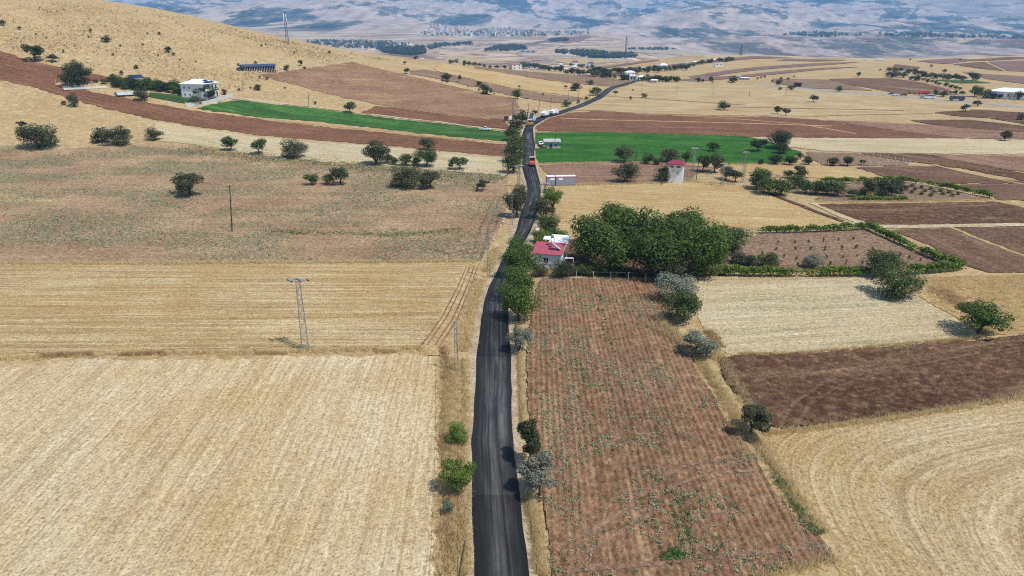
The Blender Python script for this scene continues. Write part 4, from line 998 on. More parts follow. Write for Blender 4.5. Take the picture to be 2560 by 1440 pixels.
# -- weedy field trees, left
tree(476, 489, 78, 58, 'vase', 'lf_olive', 'lone umbrella shaped tree in the weedy field with shade beneath', seed=3)
tree(779, 463, 36, 30, 'vase', 'lf_green', 'small tree left of a touching pair in the weedy field')
tree(821, 462, 34, 28, 'vase', 'lf_green', 'lighter green half of a touching pair of trees in the weedy field')
tree(851, 462, 48, 44, 'vase', 'lf_dark', 'darker half of a touching pair of trees in the weedy field')
tree(1016, 469, 80, 54, 'bush', 'lf_olive', 'wide olive tree, left of two spreading trees in the weedy field')
tree(1077, 471, 60, 46, 'vase', 'lf_olive', 'olive tree, right of two spreading trees in the weedy field')
tree(940, 410, 68, 60, 'bush', 'lf_dark', 'largest dark tree on the boundary between stubble and weedy field')
trees([(968, 409, 28, 24), (987, 412, 24, 20), (1015, 414, 38, 30), (1042, 414, 26, 22)], 'round', 'lf_green', 'small tree in the row along the stubble boundary', 'small tree row on the stubble boundary', lod='mid')
tree(1066, 417, 58, 46, 'vase', 'lf_green', 'rounded tree ending the row along the stubble boundary')
tree(1072, 376, 42, 32, 'round', 'lf_olive', 'single tree on the upper edge of the stubble strip by the red band')
tree(1149, 424, 42, 30, 'vase', 'lf_green', 'low spreading tree near the right end of the stubble strip')
tree(1127, 421, 13, 20, 'tall', 'lf_green', 'slim young tree touching the low spreading tree')
tree(1208, 478, 30, 30, 'open', 'lf_olive', 'thin half dead tree near the track in the weedy field')
# -- right of the near ploughed field
tree(1690, 752, 94, 78, 'bush', 'lf_silver', 'silvery tree at the top of the grassy bank beside the ploughed field', seed=1)
tree(1708, 806, 88, 92, 'bush', 'lf_green', 'green tree on the grassy bank directly below the silvery tree', seed=4)
tree(1752, 889, 86, 70, 'spiky', 'lf_silver', 'round silver grey shrub on the grassy bank by the pale stubble', name='bush', cat='bush')
tree(1876, 1088, 84, 92, 'open', 'lf_olive', 'young green tree with bare grey twigs beside the dark ploughed field', seed=2)
# -- near verge
tree(1143, 1108, 54, 58, 'bush', 'lf_bright', 'fresh green bush in the left verge grass, upper of two', name='bush', cat='bush', seed=3)
tree(1146, 1228, 78, 86, 'open', 'lf_bright', 'loose green sapling in the left verge grass, lower of two', seed=1, lod='near')
tree(1120, 1285, 28, 40, 'bush', 'lf_silver', 'small grey sage bush in the left verge grass', name='bush', cat='bush')
tree(1330, 1162, 84, 120, 'open', 'lf_dark', 'tall dark bush on the right verge near a withered grey bush', name='bush', cat='bush', seed=0)
tree(1350, 1238, 104, 112, 'open', 'lf_grey', 'withered ash grey bush on the corner of the ploughed field', name='bush', cat='bush', bark='bark_grey', seed=2)
# bare twigs over the young tree
def twigs(px, py, n, L, label):
    b = P(px, py); root = bpy.data.objects.new('dead_branches', None); COL.objects.link(root); root.location = b
    root['label'] = label; root['category'] = 'branches'
    for i in range(n):
        a = rng.uniform(0, 6.28); e = rng.uniform(.5, 1.3); l = L * rng.uniform(.6, 1)
        d = np.array([math.cos(a) * math.cos(e), math.sin(a) * math.cos(e), math.sin(e)])
        s = np.array([0, 0, 1.2]); m = s + d * l * .5 + rng.normal(0, .12, 3); q = s + d * l
        parts = [tube([[0, 0, 0], s, m, q], [.04, .035, .02, .006], 4)]
        for k in range(3):
            z = s + d * l * rng.uniform(.4, .9); parts.append(tube([z, z + (d + rng.normal(0, .5, 3)) * l * .28], [.012, .004], 3))
        v, f = joinm(parts); link('branch', npmesh('branch', v, f), root, [M['bark_grey']])
twigs(1884, 1060, 9, 3.0, 'bare grey dead branches sticking out of the young green tree')
# -- hamlet trees: rows placed between the houses
def row_of(pts, n, w, h, label, group, leaf='lf_dark', jit=3):
    pts = np.array(pts, float); L = np.concatenate([[0], np.cumsum(np.hypot(*np.diff(pts, axis=0).T))])
    for s in np.linspace(0, L[-1], n):
        x = np.interp(s, L, pts[:, 0]) + rng.normal(0, jit * .6); y = np.interp(s, L, pts[:, 1]) + rng.normal(0, jit * .3)
        tree(x, y, w * rng.uniform(.75, 1.3), h * rng.uniform(.7, 1.3), 'round' if rng.uniform() < .5 else 'bush', leaf if rng.uniform() < .7 else 'lf_green', label, group)
HV = 'hamlet trees'
row_of([(1310, 171), (1340, 173), (1375, 177), (1400, 179)], 8, 19, 10, 'tree along the garden edge left of the hamlet road', HV)
row_of([(1415, 184), (1450, 187), (1490, 191), (1535, 197), (1556, 200)], 17, 17, 11, 'tree between the lower houses of the hamlet', 'lower hamlet trees', jit=5)
row_of([(1425, 165), (1450, 170), (1480, 172)], 6, 12, 8, 'tree among the upper houses of the hamlet', 'upper hamlet trees')
row_of([(1490, 182), (1530, 184), (1560, 186), (1590, 186)], 12, 17, 10, 'tree in the thick hamlet gardens behind the balcony house', 'hamlet garden trees', jit=4)
row_of([(1575, 180), (1610, 178), (1640, 176), (1680, 174), (1715, 171), (1745, 163), (1785, 156), (1830, 153)], 22, 13, 7, 'tree in the hedgerow running up the slope from the hamlet', 'hedgerow above the hamlet')
row_of([(1620, 184), (1650, 180), (1690, 176), (1715, 175)], 8, 14, 7, 'tree in the lower hedgerow of the slope above the hamlet', 'lower hedgerow above the hamlet')
row_of([(1610, 202), (1640, 204), (1670, 206), (1692, 205)], 12, 17, 12, 'tree in the dense hedge right of the road end', 'dense hedge at the road end')
# ------------------------------------------------------------------ vine hedges
M['post'] = plain('wooden_post', A(138, 122, 104), .9, .2, 4)
def hedge(px, wd, ht, label, leaf='lf_vine', dens=130, posts=True):
    w = W(px); root = bpy.data.objects.new('vine_hedge', None); COL.objects.link(root)
    root.location = (w[0][0], w[0][1], float(zt(*w[0]))); root['label'] = label; root['category'] = 'hedge'; root['group'] = 'vine hedges'
    L = np.concatenate([[0], np.cumsum(np.hypot(*np.diff(w, axis=0).T))])
    n = int(L[-1] * dens)
    s = rng.uniform(0, L[-1], n); x = np.interp(s, L, w[:, 0]); y = np.interp(s, L, w[:, 1])
    cl = fbm(s * .55, s * 0 + 3.3, 2, int(L[-1]))
    keep = rng.uniform(0, 1, n) < np.clip(cl * 2.6 - .35, .12, 1); x, y, s, cl = x[keep], y[keep], s[keep], cl[keep]; n = len(s)
    a = rng.uniform(0, 6.28, n); q = rng.uniform(0, 1, n) ** .5
    x = x + np.cos(a) * wd * .5 * q; y = y + np.sin(a) * wd * .5 * q
    z = zt(x, y) + ht * (.22 + .78 * rng.uniform(0, 1, n) ** .7) * (.55 + .8 * cl)
    c = np.stack([x, y, z], 1) - np.array(root.location)
    v, f = leaf_quads(c, rng.normal(0, .6, (n, 3)) + [0, -.1, .8], .42 * rng.uniform(.6, 1.3, n))
    me = npmesh('foliage', v, f); set_tint(me, rng.uniform(0, 1, n)); link('foliage', me, root, [M[leaf]])
    if posts:
        for s in np.arange(0, L[-1], 5.0):
            x, y = np.interp(s, L, w[:, 0]), np.interp(s, L, w[:, 1])
            v, f = tube([[0, 0, -.1], [0, 0, ht * .9]], [.05, .045], 5)
            o = link('post', POSTM, root); o.location = Vector((x, y, float(zt(x, y)))) - root.location
    return root
v, f = tube([[0, 0, -.1], [0, 0, 1.5]], [.05, .045], 5)
POSTM = npmesh('post', v, f); POSTM.materials.append(M['post'])
hedge([(1895, 584), (1960, 583), (2030, 581), (2100, 578), (2166, 574)], 1.5, 1.8, 'vine hedge along the far edge of the sapling orchard')
hedge([(2168, 573), (2220, 597), (2290, 630), (2350, 655), (2405, 673)], 1.5, 1.8, 'vine hedge slanting down the right edge of the sapling orchard')
hedge([(1796, 689), (1900, 691), (2040, 691), (2175, 690)], 1.6, 1.9, 'vine hedge along the near edge of the sapling orchard')
hedge([(2270, 686), (2340, 682), (2405, 675)], 1.7, 2.0, 'thick short vine hedge at the near right corner of the orchard', dens=150)
hedge([(2050, 458), (2120, 459), (2200, 457), (2262, 455)], 1.5, 1.9, 'vine hedge along the far edge of the upper garden')
hedge([(2264, 455), (2330, 466), (2400, 480), (2480, 497)], 1.5, 1.9, 'vine hedge slanting down the right edge of the upper garden')
hedge([(2130, 500), (2200, 502), (2265, 502)], 1.6, 1.3, 'low leafy hedge at the near edge of the upper garden')
# ------------------------------------------------------------------ built things
M['white'] = plain('white_render', (.86, .86, .85), .7, .05, 1.5, .3)
M['white_roof'] = plain('white_sheet_roof', (.84, .84, .83), .45, .04, 1.0, .4)
M['offwhite'] = plain('cream_render', (.66, .63, .58), .8, .08, 1.5)
M['grey_wall'] = plain('grey_render', (.42, .41, .40), .85, .1, 1.5)
M['mint'] = plain('pale_mint_render', (.60, .70, .70), .75, .12, 2.5)
M['concrete'] = plain('concrete', (.46, .44, .41), .9, .14, 1.5, .2)
M['stone'] = plain('pale_cut_stone', (.58, .55, .50), .9, .2, 2.5, .2)
M['rock'] = plain('pale_rock', (.62, .57, .50), .9, .2, 1.5, .2)
M['red_roof'] = plain('red_sheet_roof', (.40, .085, .11), .5, .1, 1.2, .4)
M['dark_red'] = plain('maroon_sheet_roof', (.27, .035, .06), .5, .12, 1.5, .4)
M['blue_roof'] = plain('blue_sheet_roof', (.045, .07, .13), .5, .15, .8, .4)
M['orange'] = plain('orange_tiles', (.55, .24, .08), .8, .15, 1.5)
M['metal'] = plain('galvanised_steel', (.27, .275, .285), .55, .12, 2.0, .4, .2)
M['steel_dark'] = plain('dark_steel', (.06, .06, .065), .5, .2, 2.0, .4)
M['glass'] = plain('dark_window_glass', (.03, .04, .05), .12, .2, 1.0, .6)
M['panel'] = plain('solar_cell', (.018, .032, .085), .22, .2, .7, .6)
M['cont'] = plain('grey_container_panel', (.26, .29, .33), .5, .06, 1.5, .4)
M['red_trim'] = plain('red_trim', (.52, .05, .07), .5, .08, 1.5, .4)
M['wood'] = plain('weathered_pole_wood', A(112, 96, 82), .9, .2, 3.0, .1)
M['wood_dark'] = plain('dark_pole_wood', A(80, 66, 56), .9, .2, 3.0, .1)
M['insul'] = plain('brown_insulator', (.07, .03, .02), .25, .1, 2.0, .6)
M['car_white'] = plain('white_car_paint', (.82, .83, .84), .25, .03, 1.0, .6)
M['car_dark'] = plain('dark_car_paint', (.05, .06, .09), .3, .1, 1.0, .6)
M['tyre'] = plain('black_rubber', (.018, .018, .018), .85, .2, 3.0, .2)
M['roller_red'] = plain('roller_orange_paint', (.62, .11, .06), .4, .08, 1.5, .5)
M['yellow'] = plain('machine_yellow', (.56, .33, .06), .45, .12, 1.5, .5)
M['plastic'] = plain('milky_polythene', (.44, .46, .46), .5, .12, .8, .5)
M['water'] = plain('pool_water', (.05, .42, .66), .08, .15, .6, .6)
M['skin'] = plain('skin', (.40, .25, .18), .6, .05)
M['cloth'] = plain('work_clothes', (.06, .07, .10), .9, .1)
M['vest'] = plain('orange_vest', (.7, .18, .04), .8, .05)
class MB:
    def __init__(s): s.v = []; s.f = []; s.mi = []; s.m = 0
    def mat(s, i): s.m = i; return s
    def _add(s, v, f):
        o = len(s.v); s.v += [tuple(map(float, p)) for p in v]
        for q in f: s.f.append([i + o for i in q]); s.mi.append(s.m)
        return s
    def box(s, x0, x1, y0, y1, z0, z1):
        v = [(x, y, z) for z in (z0, z1) for x, y in ((x0, y0), (x1, y0), (x1, y1), (x0, y1))]
        return s._add(v, [(3, 2, 1, 0), (4, 5, 6, 7), (0, 1, 5, 4), (1, 2, 6, 5), (2, 3, 7, 6), (3, 0, 4, 7)])
    def bar(s, a, b, r, n=4):
        v, f = tube([a, b], [r, r], n); f = [list(q) for q in f]
        k = len(v); f.append(list(range(n))[::-1]); f.append(list(range(k - n, k)))
        return s._add(v, f)
    def cone(s, a, b, r0, r1, n=8):
        v, f = tube([a, b], [r0, r1], n); f = [list(q) for q in f]
        f.append(list(range(n))[::-1]); f.append(list(range(n, 2 * n)))
        return s._add(v, f)
    def poly(s, pts): return s._add(pts, [list(range(len(pts)))])
    def prism(s, prof, y0, y1):
        """profile in x,z swept along y"""
        n = len(prof)
        v = [(x, y0, z) for x, z in prof] + [(x, y1, z) for x, z in prof]
        f = [list(range(n))[::-1], list(range(n, 2 * n))] + [[i, (i + 1) % n, n + (i + 1) % n, n + i] for i in range(n)]
        f = [q[::-1] for q in f]
        return s._add(v, f)
    def mesh(s, name, mats, bevel=0, smooth=False):
        me = bpy.data.meshes.new(name); me.from_pydata(s.v, [], s.f); me.update()
        for m in (mats if isinstance(mats, (list, tuple)) else [mats]): me.materials.append(M[m])
        me.polygons.foreach_set('material_index', s.mi)
        if smooth: me.polygons.foreach_set('use_smooth', [True] * len(s.f))
        return me
    def build(s, name, mats, parent=None, **k): return link(name, s.mesh(name, mats, **k), parent)
def thing(name, label, cat, loc, rz=0.0, group=None, lift=.03):
    o = bpy.data.objects.new(name, None); COL.objects.link(o); o.empty_display_size = .4
    o.location = (loc.x, loc.y, loc.z + lift + loc.y * .00035); o.rotation_euler = (0, 0, rz)
    o['label'] = label; o['category'] = cat
    if group: o['group'] = group
    return o
def copy_tree(o, parent=None):
    c = o.copy(); COL.objects.link(c); c.parent = parent
    for ch in [q for q in bpy.data.objects if q.parent == o]: copy_tree(ch, c)
    return c
def window(root, x, y, z, w, h, axis='x', out=-1, frame='white'):
    """a window in a wall: frame + recessed pane; axis = direction the wall runs along"""
    a = MB(); t = .07
    def bx(u0, u1, z0, z1, d0, d1):
        d0, d1 = sorted((d0 * out, d1 * out))
        if axis == 'x': return (x + u0, x + u1, y + d0, y + d1, z + z0, z + z1)
        return (x + d0, x + d1, y + u0, y + u1, z + z0, z + z1)
    for q in ((-w / 2 - t, -w / 2, -t, h + t), (w / 2, w / 2 + t, -t, h + t), (-w / 2, w / 2, h, h + t), (-w / 2, w / 2, -t, 0)):
        a.box(*bx(*q, -.02, .06))
    o = a.build('window', frame, root)
    p = MB(); p.box(*bx(-w / 2, w / 2, 0, h, -.03, .025)); p.build('pane', 'glass', o)
    return o
def hip_roof(root, x0, x1, y0, y1, z, rise, over, mat, name='roof', ridge=.25):
    a = MB(); x0 -= over; x1 += over; y0 -= over; y1 += over
    a.box(x0, x1, y0, y1, z, z + .18)
    cx, cy = (x0 + x1) / 2, (y0 + y1) / 2; q = ridge * max(x1 - x0, y1 - y0)
    if x1 - x0 >= y1 - y0: r0, r1 = (cx - q, cy, z + rise), (cx + q, cy, z + rise)
    else: r0, r1 = (cx, cy - q, z + rise), (cx, cy + q, z + rise)
    c = [(x0, y0, z + .18), (x1, y0, z + .18), (x1, y1, z + .18), (x0, y1, z + .18)]
    if x1 - x0 >= y1 - y0:
        a.poly([c[0], c[1], r1, r0]); a.poly([c[2], c[3], r0, r1]); a.poly([c[1], c[2], r1]); a.poly([c[3], c[0], r0])
    else:
        a.poly([c[0], c[1], r0]); a.poly([c[1], c[2], r1, r0]); a.poly([c[2], c[3], r1]); a.poly([c[3], c[0], r0, r1])
    return a.build(name, mat, root), (c, r0, r1)
def facing(b, ang=0.0):
    """rotation so that local -y faces the camera, turned by ang"""
    return math.atan2(b.y, b.x) - math.pi / 2 + ang
# ---- white two storey house with solar roof
b = P(502, 243); k = ppm(b)
hs = thing('house', 'white two storey house with blue solar panels on its white roof', 'house', b, facing(b, R(-38)))
wx, wy, wz = 6.0, 5.8, 6.4
MB().box(-wx, wx, -wy, wy, -.6, wz).build('wall', 'white', hs)
MB().box(-wx - .04, wx + .04, -wy - .04, wy + .04, 3.2, 3.32).build('floor_band', 'grey_wall', hs)
MB().box(-wx - .05, wx + .05, -wy - .05, wy + .05, -.5, .35).build('plinth', 'grey_wall', hs)
rf, (rcn, r0, r1) = hip_roof(hs, -wx, wx, -wy, wy, wz, 2.0, .6, 'white_roof', ridge=.14)
for zz in (1.1, 4.3):
    for xx in (-4.0, -1.2): window(hs, xx, -wy, zz, .8, .9)
for yy, zz, w_, h_ in ((-4.2, 4.0, 1.5, 1.8), (-1.2, 4.0, 1.1, 1.8), (1.8, 4.0, 1.3, 1.8), (4.4, 4.0, 1.3, 1.5), (-1.4, 1.0, 1.1, 1.6), (2.4, 1.0, 1.2, 1.6)):
    window(hs, wx, yy, zz, w_, h_, 'y', 1)
MB().box(wx, wx + 1.5, -5.4, -2.2, 3.25, 3.45).box(wx + 1.42, wx + 1.5, -5.4, -2.2, 3.45, 4.3).build('balcony', 'white', hs)
dr = MB().box(wx - .02, wx + .06, 4.1, 5.3, .1, 2.3).build('door', 'steel_dark', hs); MB().box(wx + .06, wx + .14, 5.1, 5.2, 1.1, 1.2).build('handle', 'metal', dr)
# solar panels lying on the right-hand roof slope (outer +x side)
c1, c2 = Vector(rcn[1]), Vector(rcn[2]); rA, rB = Vector(r1), Vector(r1)
e0, e1, t0 = c1, c2, Vector(r1)
nrm = (e1 - e0).cross(t0 - e0).normalized()
if nrm.z < 0: nrm = -nrm
def on_slope(u, v):  # u along eave 0..1, v up the slope 0..1 (triangle)
    m = (e0 + e1) / 2; return e0.lerp(e1, u).lerp(t0 + (e0.lerp(e1, u) - m) * .0, v)
for row in range(2):
    for i in range(6):
        v0, v1 = .06 + row * .36, .06 + row * .36 + .33
        span0 = (1 - v1) * .94
        ua = .5 - span0 / 2 + span0 * i / 6 + .006; ub = .5 - span0 / 2 + span0 * (i + 1) / 6 - .006
        base = lambda u, v: e0 + (e1 - e0) * u + ((t0 - (e0 + e1) / 2)) * v + nrm * .12
        q = [base(ua, v0), base(ub, v0), base(ub, v1), base(ua, v1)]
        q2 = [p_ - nrm * .06 for p_ in q]
        m_ = MB(); m_._add([tuple(p_) for p_ in q + q2], [(0, 1, 2, 3), (7, 6, 5, 4), (0, 4, 5, 1), (1, 5, 6, 2), (2, 6, 7, 3), (3, 7, 4, 0)])
        m_.build('solar_panel', 'panel', rf)
MB().box(-2.9, -2.3, -1.6, -1.0, wz + .8, wz + 2.1).build('chimney', 'white', rf)
MB().box(-.4, .1, 1.2, 1.7, wz + 1.2, wz + 2.5).build('chimney', 'offwhite', rf)
MB().box(-.2, .5, -2.6, -2.2, wz + .8, wz + 1.3).build('roof_vent', 'grey_wall', rf)
# yard, pool, wall, polytunnel
field('yard_paving', [(430, 236), (470, 226), (545, 236), (580, 243), (545, 256), (500, 258)], 'verge', 3, HZ, .1)
field('vegetable_plot', [(375, 232), (420, 236), (490, 246), (520, 256), (480, 262), (440, 256), (370, 242)], 'crop_low', 3, ((380, 236), (500, 254)), .2)
field('driveway', [(580, 243), (640, 252), (720, 262), (700, 264), (620, 253), (575, 248)], 'verge', 3, HZ, .1)
def wall_run(px, h, t, label, name='stone_wall', mat='stone'):
    w = W(px); o = thing(name, label, 'wall', Vector((*w[0], float(zt(*w[0])))))
    for a, q in zip(w[:-1], w[1:]):
        d = (q - a) / np.hypot(*(q - a)); n = np.array([-d[1], d[0]]) * t / 2; L = np.hypot(*(q - a)); m = max(1, int(L / 2.2))
        for i in range(m):
            s0, s1 = a + d * L * i / m, a + d * (L * (i + 1) / m - .03)
            hh = h * rng.uniform(.94, 1.06); bm = MB(); vs = []
            for z in (-.4, hh):
                for p_, sg in ((s0, 1), (s0, -1), (s1, -1), (s1, 1)):
                    r_ = p_ + n * sg; vs.append((r_[0] - w[0][0], r_[1] - w[0][1], float(zt(*p_)) - float(zt(*w[0])) + z))
            bm._add(vs, [(3, 2, 1, 0), (4, 5, 6, 7), (0, 1, 5, 4), (1, 2, 6, 5), (2, 3, 7, 6), (3, 0, 4, 7)]).build('stone_panel', mat, o)
        bm = MB(); p_ = a; zz = float(zt(*a)) - float(zt(*w[0]))
        bm.box(a[0] - w[0][0] - .25, a[0] - w[0][0] + .25, a[1] - w[0][1] - .25, a[1] - w[0][1] + .25, zz - .4, zz + h + .35).build('pillar', mat, o)
    return o
wall_run([(466, 268), (490, 265), (520, 261), (545, 255), (582, 242)], 1.7, .3, 'pale stone garden wall before the white house, beside the green strip')
b = P(212, 219); pl = thing('swimming_pool', 'small blue swimming pool with pale surround under the large tree', 'pool', b, facing(b, R(8)))
MB().box(-9, 9, -2.8, 3.4, -.6, .12).build('surround', 'offwhite', pl)
MB().box(-5.4, 3.2, -2.0, 2.4, .0, .16).build('water', 'water', pl)
MB().box(-9, -5.8, 1.8, 3.3, .12, .6).build('terrace', 'offwhite', pl)
def fence(px, step, h, label, mat='white', rails=3, wire=True, r=.05):
    w = W(px); z0 = float(zt(*w[0])); o = thing('wire_fence', label, 'fence', Vector((*w[0], z0)))
    L = np.concatenate([[0], np.cumsum(np.hypot(*np.diff(w, axis=0).T))]); pm = None; prev = None
    pm = MB().bar((0, 0, -.2), (0, 0, h), r, 5).mesh('post', mat)
    wr = MB()
    for s in np.arange(0, L[-1] + .01, step):
        p_ = np.array([np.interp(s, L, w[:, 0]), np.interp(s, L, w[:, 1])]); z = float(zt(*p_)) - z0
        q = link('post', pm, o); q.location = (p_[0] - w[0][0], p_[1] - w[0][1], z)
        cur = np.array([p_[0] - w[0][0], p_[1] - w[0][1], z])
        if prev is not None:
            for i in range(rails): wr.bar(prev + [0, 0, h * (.3 + .65 * i / max(1, rails - 1))], cur + [0, 0, h * (.3 + .65 * i / max(1, rails - 1))], .012, 3)
        prev = cur
    if rails: wr.build('wire', 'metal', o)
    return o
fence([(140, 210), (165, 214), (200, 222), (245, 218)], 3.2, 2.0, 'white post fence along the pool terrace')
fence([(245, 222), (300, 240), (360, 256), (415, 264), (462, 269)], 3.0, 1.5, 'wire fence on pale posts below the vegetable plot')
fence([(2012, 383), (2080, 381), (2145, 385), (2200, 395), (2257, 405), (2277, 414)], 3.0, 1.7, 'wire fence on white posts along the far side of the bare plot')
fence([(2048, 416), (2120, 416), (2200, 415), (2277, 415)], 3.0, 1.7, 'wire fence on white posts along the near side of the bare plot')
fence([(1440, 702), (1500, 702), (1570, 704), (1640, 707)], 3.3, 1.8, 'wire fence on pale posts under the walnut grove', 'offwhite', 2)
fence([(1990, 503), (2100, 506), (2300, 505), (2420, 500)], 4.0, 1.3, 'thin wire fence along the near edge of the upper garden', 'concrete', 2)
fence([(1860, 586), (1890, 585)], 2.0, 1.4, 'short wire fence left of the far orchard hedge', 'concrete', 2)
b = P(315, 237); gh = thing('polytunnel', 'low milky plastic tunnel on the grass behind the wire fence', 'greenhouse', b, facing(b, R(12)))
tv = MB(); n = 8; prof = [(3.0 * math.cos(math.pi * i / n), 0.05 + 1.35 * math.sin(math.pi * i / n)) for i in range(n + 1)]
v = [(x * .0 + y_, x, z) for y_ in (-4.2, 4.2) for x, z in prof]
f = [[i, i + 1, n + 2 + i, n + 1 + i] for i in range(n)] + [list(range(n + 1))[::-1], list(range(n + 1, 2 * n + 2))]
tv._add(v, f).build('cover', 'plastic', gh)
for y_ in (-4.25, 0, 4.25):
    h_ = MB()
    for i in range(n): h_.bar((y_, prof[i][0] * 1.01, prof[i][1] * 1.01), (y_, prof[i + 1][0] * 1.01, prof[i + 1][1] * 1.01), .05)
    h_.build('hoop', 'metal', gh)
b = P(344, 213); ca = thing('solar_canopy', 'small solar canopy on posts among the orchard trees', 'canopy', b, facing(b, R(15)))
MB()._add([(-3, -2, 3.2), (3, -2, 3.2), (3, 2, 4.6), (-3, 2, 4.6), (-3, -2, 3.3), (3, -2, 3.3), (3, 2, 4.7), (-3, 2, 4.7)], [(3, 2, 1, 0), (4, 5, 6, 7), (0, 1, 5, 4), (1, 2, 6, 5), (2, 3, 7, 6), (3, 0, 4, 7)]).build('panel', 'panel', ca)
for x_, y_ in ((-2.8, -1.8), (2.8, -1.8), (-2.8, 1.8), (2.8, 1.8)): MB().bar((x_, y_, 0), (x_, y_, 3.9 + y_ * .35), .08).build('leg', 'metal', ca)
# ---- long blue shed on the hill
b = P(645, 176); sh = thing('shed', 'long open livestock shed with dark blue roof on the golden hillside', 'shed', b, facing(b, R(16)))
L_ = 9.0
MB().box(-L_, L_, 3.2, 3.4, -1.5, 2.9).box(-L_, -L_ + .2, -3.2, 3.2, -1.5, 2.6).box(L_ - .2, L_, -3.2, 3.2, -1.5, 2.6).build('wall', 'blue_roof', sh)
MB().prism([(-4.0, 2.3), (0, 3.3), (4.0, 2.5), (4.0, 2.35), (0, 3.15), (-4.0, 2.15)], -L_ - .5, L_ + .5).build('roof', 'blue_roof', sh).rotation_euler = (0, 0, math.pi / 2)
pm = MB().bar((0, 0, -1.5), (0, 0, 2.5), .14, 5).mesh('post', 'offwhite')
for i in range(19): link('post', pm, sh).location = (-L_ + .6 + i * (2 * L_ - 1.2) / 18, -3.2, 0)
MB().cone((-L_ - 2.2, -2.2, -.6), (-L_ - 2.2, -2.2, 1.8), 1.1, 1.1, 12).build('water_tank', 'blue_roof', sh)
# ---- rocks
def rock_mesh(seed):
    r = np.random.default_rng(seed); import bmesh
    bm = bmesh.new(); bmesh.ops.create_icosphere(bm, subdivisions=2, radius=.5)
    for v_ in bm.verts:
        v_.co *= 1 + .35 * (r.uniform() - .5); v_.co.z *= .6
    me = bpy.data.meshes.new('rock'); bm.to_mesh(me); bm.free(); me.materials.append(M['rock']); return me
RM = [rock_mesh(i) for i in range(4)]
def rock(px, py, w, label, group):
    b = P(px, py); o = link('rock', RM[int(rng.integers(4))]); s = w / ppm(b)
    o.location = (b.x, b.y, b.z + s * .1 + b.y * .00035); o.scale = (s, s * rng.uniform(.6, 1), s * rng.uniform(.6, 1)); o.rotation_euler = (0, 0, rng.uniform(0, 6))
    o['label'] = label; o['category'] = 'rock'; o['group'] = group
for a in [(240, 109, 9), (140, 120, 6), (33, 117, 7), (70, 96, 7), (337, 148, 5), (220, 146, 6), (235, 117, 5), (57, 75, 5), (404, 151, 4), (296, 103, 4), (193, 95, 4), (360, 138, 4)]:
    rock(*a, 'pale rock lying on the golden hillside above the white house', 'pale rocks on the golden hillside')
for i in range(26):
    rock(628 + i * 3.2 + rng.uniform(-2, 2), 182 - i * .45 + rng.uniform(-2, 3), rng.uniform(3, 7), 'pale boulder in the bank in front of the blue shed', 'boulders before the blue shed')
for a in [(775, 162, 4), (800, 156, 5), (818, 155, 4), (832, 150, 5), (842, 150, 4), (735, 166, 5), (676, 198, 5), (850, 150, 3)]:
    rock(*a, 'pale stone on the border above the reddish hill field', 'stones above the reddish hill field')
for i in range(16): rock(660 + rng.uniform(0, 45), 246 + rng.uniform(-5, 5), rng.uniform(2, 4), 'grey rubble stone on the heap by the driveway', 'rubble by the driveway')
for a in [(108, 292, 8), (114, 293, 5), (1260, 548, 10), (1257, 556, 8), (1266, 540, 9), (1262, 533, 7), (1252, 566, 7), (1235, 600, 6)]:
    rock(*a, 'pale stone lying in the dry verge grass', 'stones in the dry grass')
# ---- power poles
def lattice(px, py, hpx, label, w0=.9, w1=.35, arms='cross', mat='metal', nseg=9, hm=None, r=.035, arm=1.5, group=None, name='lattice_pylon', cat='pylon', rz=.3):
    b = P(px, py); h = hm or hpx / ppm(b) / math.cos(dep(b)) * 1.02
    o = thing(name, label, cat, b, rz, group)
    lv = lambda t: (w0 + (w1 - w0) * t) / 2
    for sx in (-1, 1):
        for sy in (-1, 1):
            MB().bar((sx * lv(0), sy * lv(0), -.3), (sx * lv(1), sy * lv(1), h), r, 4).build('leg', mat, o)
    br = MB()
    for i in range(nseg):
        t0, t1 = i / nseg, (i + 1) / nseg; a0, a1 = lv(t0), lv(t1); s = 1 if i % 2 else -1
        for q in (-1, 1):
            br.bar((s * a0, q * a0, t0 * h), (-s * a1, q * a1, t1 * h), r * .55, 3)
            br.bar((q * a0, s * a0, t0 * h), (q * a1, -s * a1, t1 * h), r * .55, 3)
    br.build('bracing', mat, o)
    if arms:
        MB().bar((-arm, -.2, h), (arm, -.2, h), r * 1.2).bar((-arm, .2, h), (arm, .2, h), r * 1.2).bar((-arm, 0, h), (0, 0, h + .35), r).bar((arm, 0, h), (0, 0, h + .35), r).build('crossarm', mat, o)
        im = MB().cone((0, -.1, -.03), (0, -.75, -.05), .10, .10, 6).mesh('insulator', 'insul')
        for x_ in (-arm * .98, 0, arm * .98):
            for sg in (0, math.pi):
                q = link('insulator', im, o); q.location = (x_, 0, h + .02); q.rotation_euler = (0, 0, sg + .5)
    return o, b, h
TW, TWb, TWh = lattice(764, 874, 164, 'steel lattice pylon with brown insulators on the grassy field margin', 1.0, .55, arm=1.15, r=.065, nseg=12)
def ladder(px, py, hpx, label, group=None, arm=.9):
    b = P(px, py); h = hpx / ppm(b) / math.cos(dep(b)) * 1.02
    o = thing('steel_pole', label, 'pole', b, 0, group)
    for s in (-1, 1): MB().bar((s * .22, 0, -.3), (s * .13, 0, h), .05, 4).build('rail', 'metal', o)
    for i in range(int(h / .9)):
        t = (i + .5) * .9; MB().box(-.2 + .06 * t / h, .2 - .06 * t / h, -.04, .04, t - .05, t + .05).build('rung', 'metal', o)
    MB().bar((-arm, 0, h - .15), (arm, 0, h - .15), .05).build('crossarm', 'metal', o)
    return o, b, h
LP1 = ladder(1142, 932, 122, 'slim ladder shaped steel pole in the left verge beside the bare roadside')
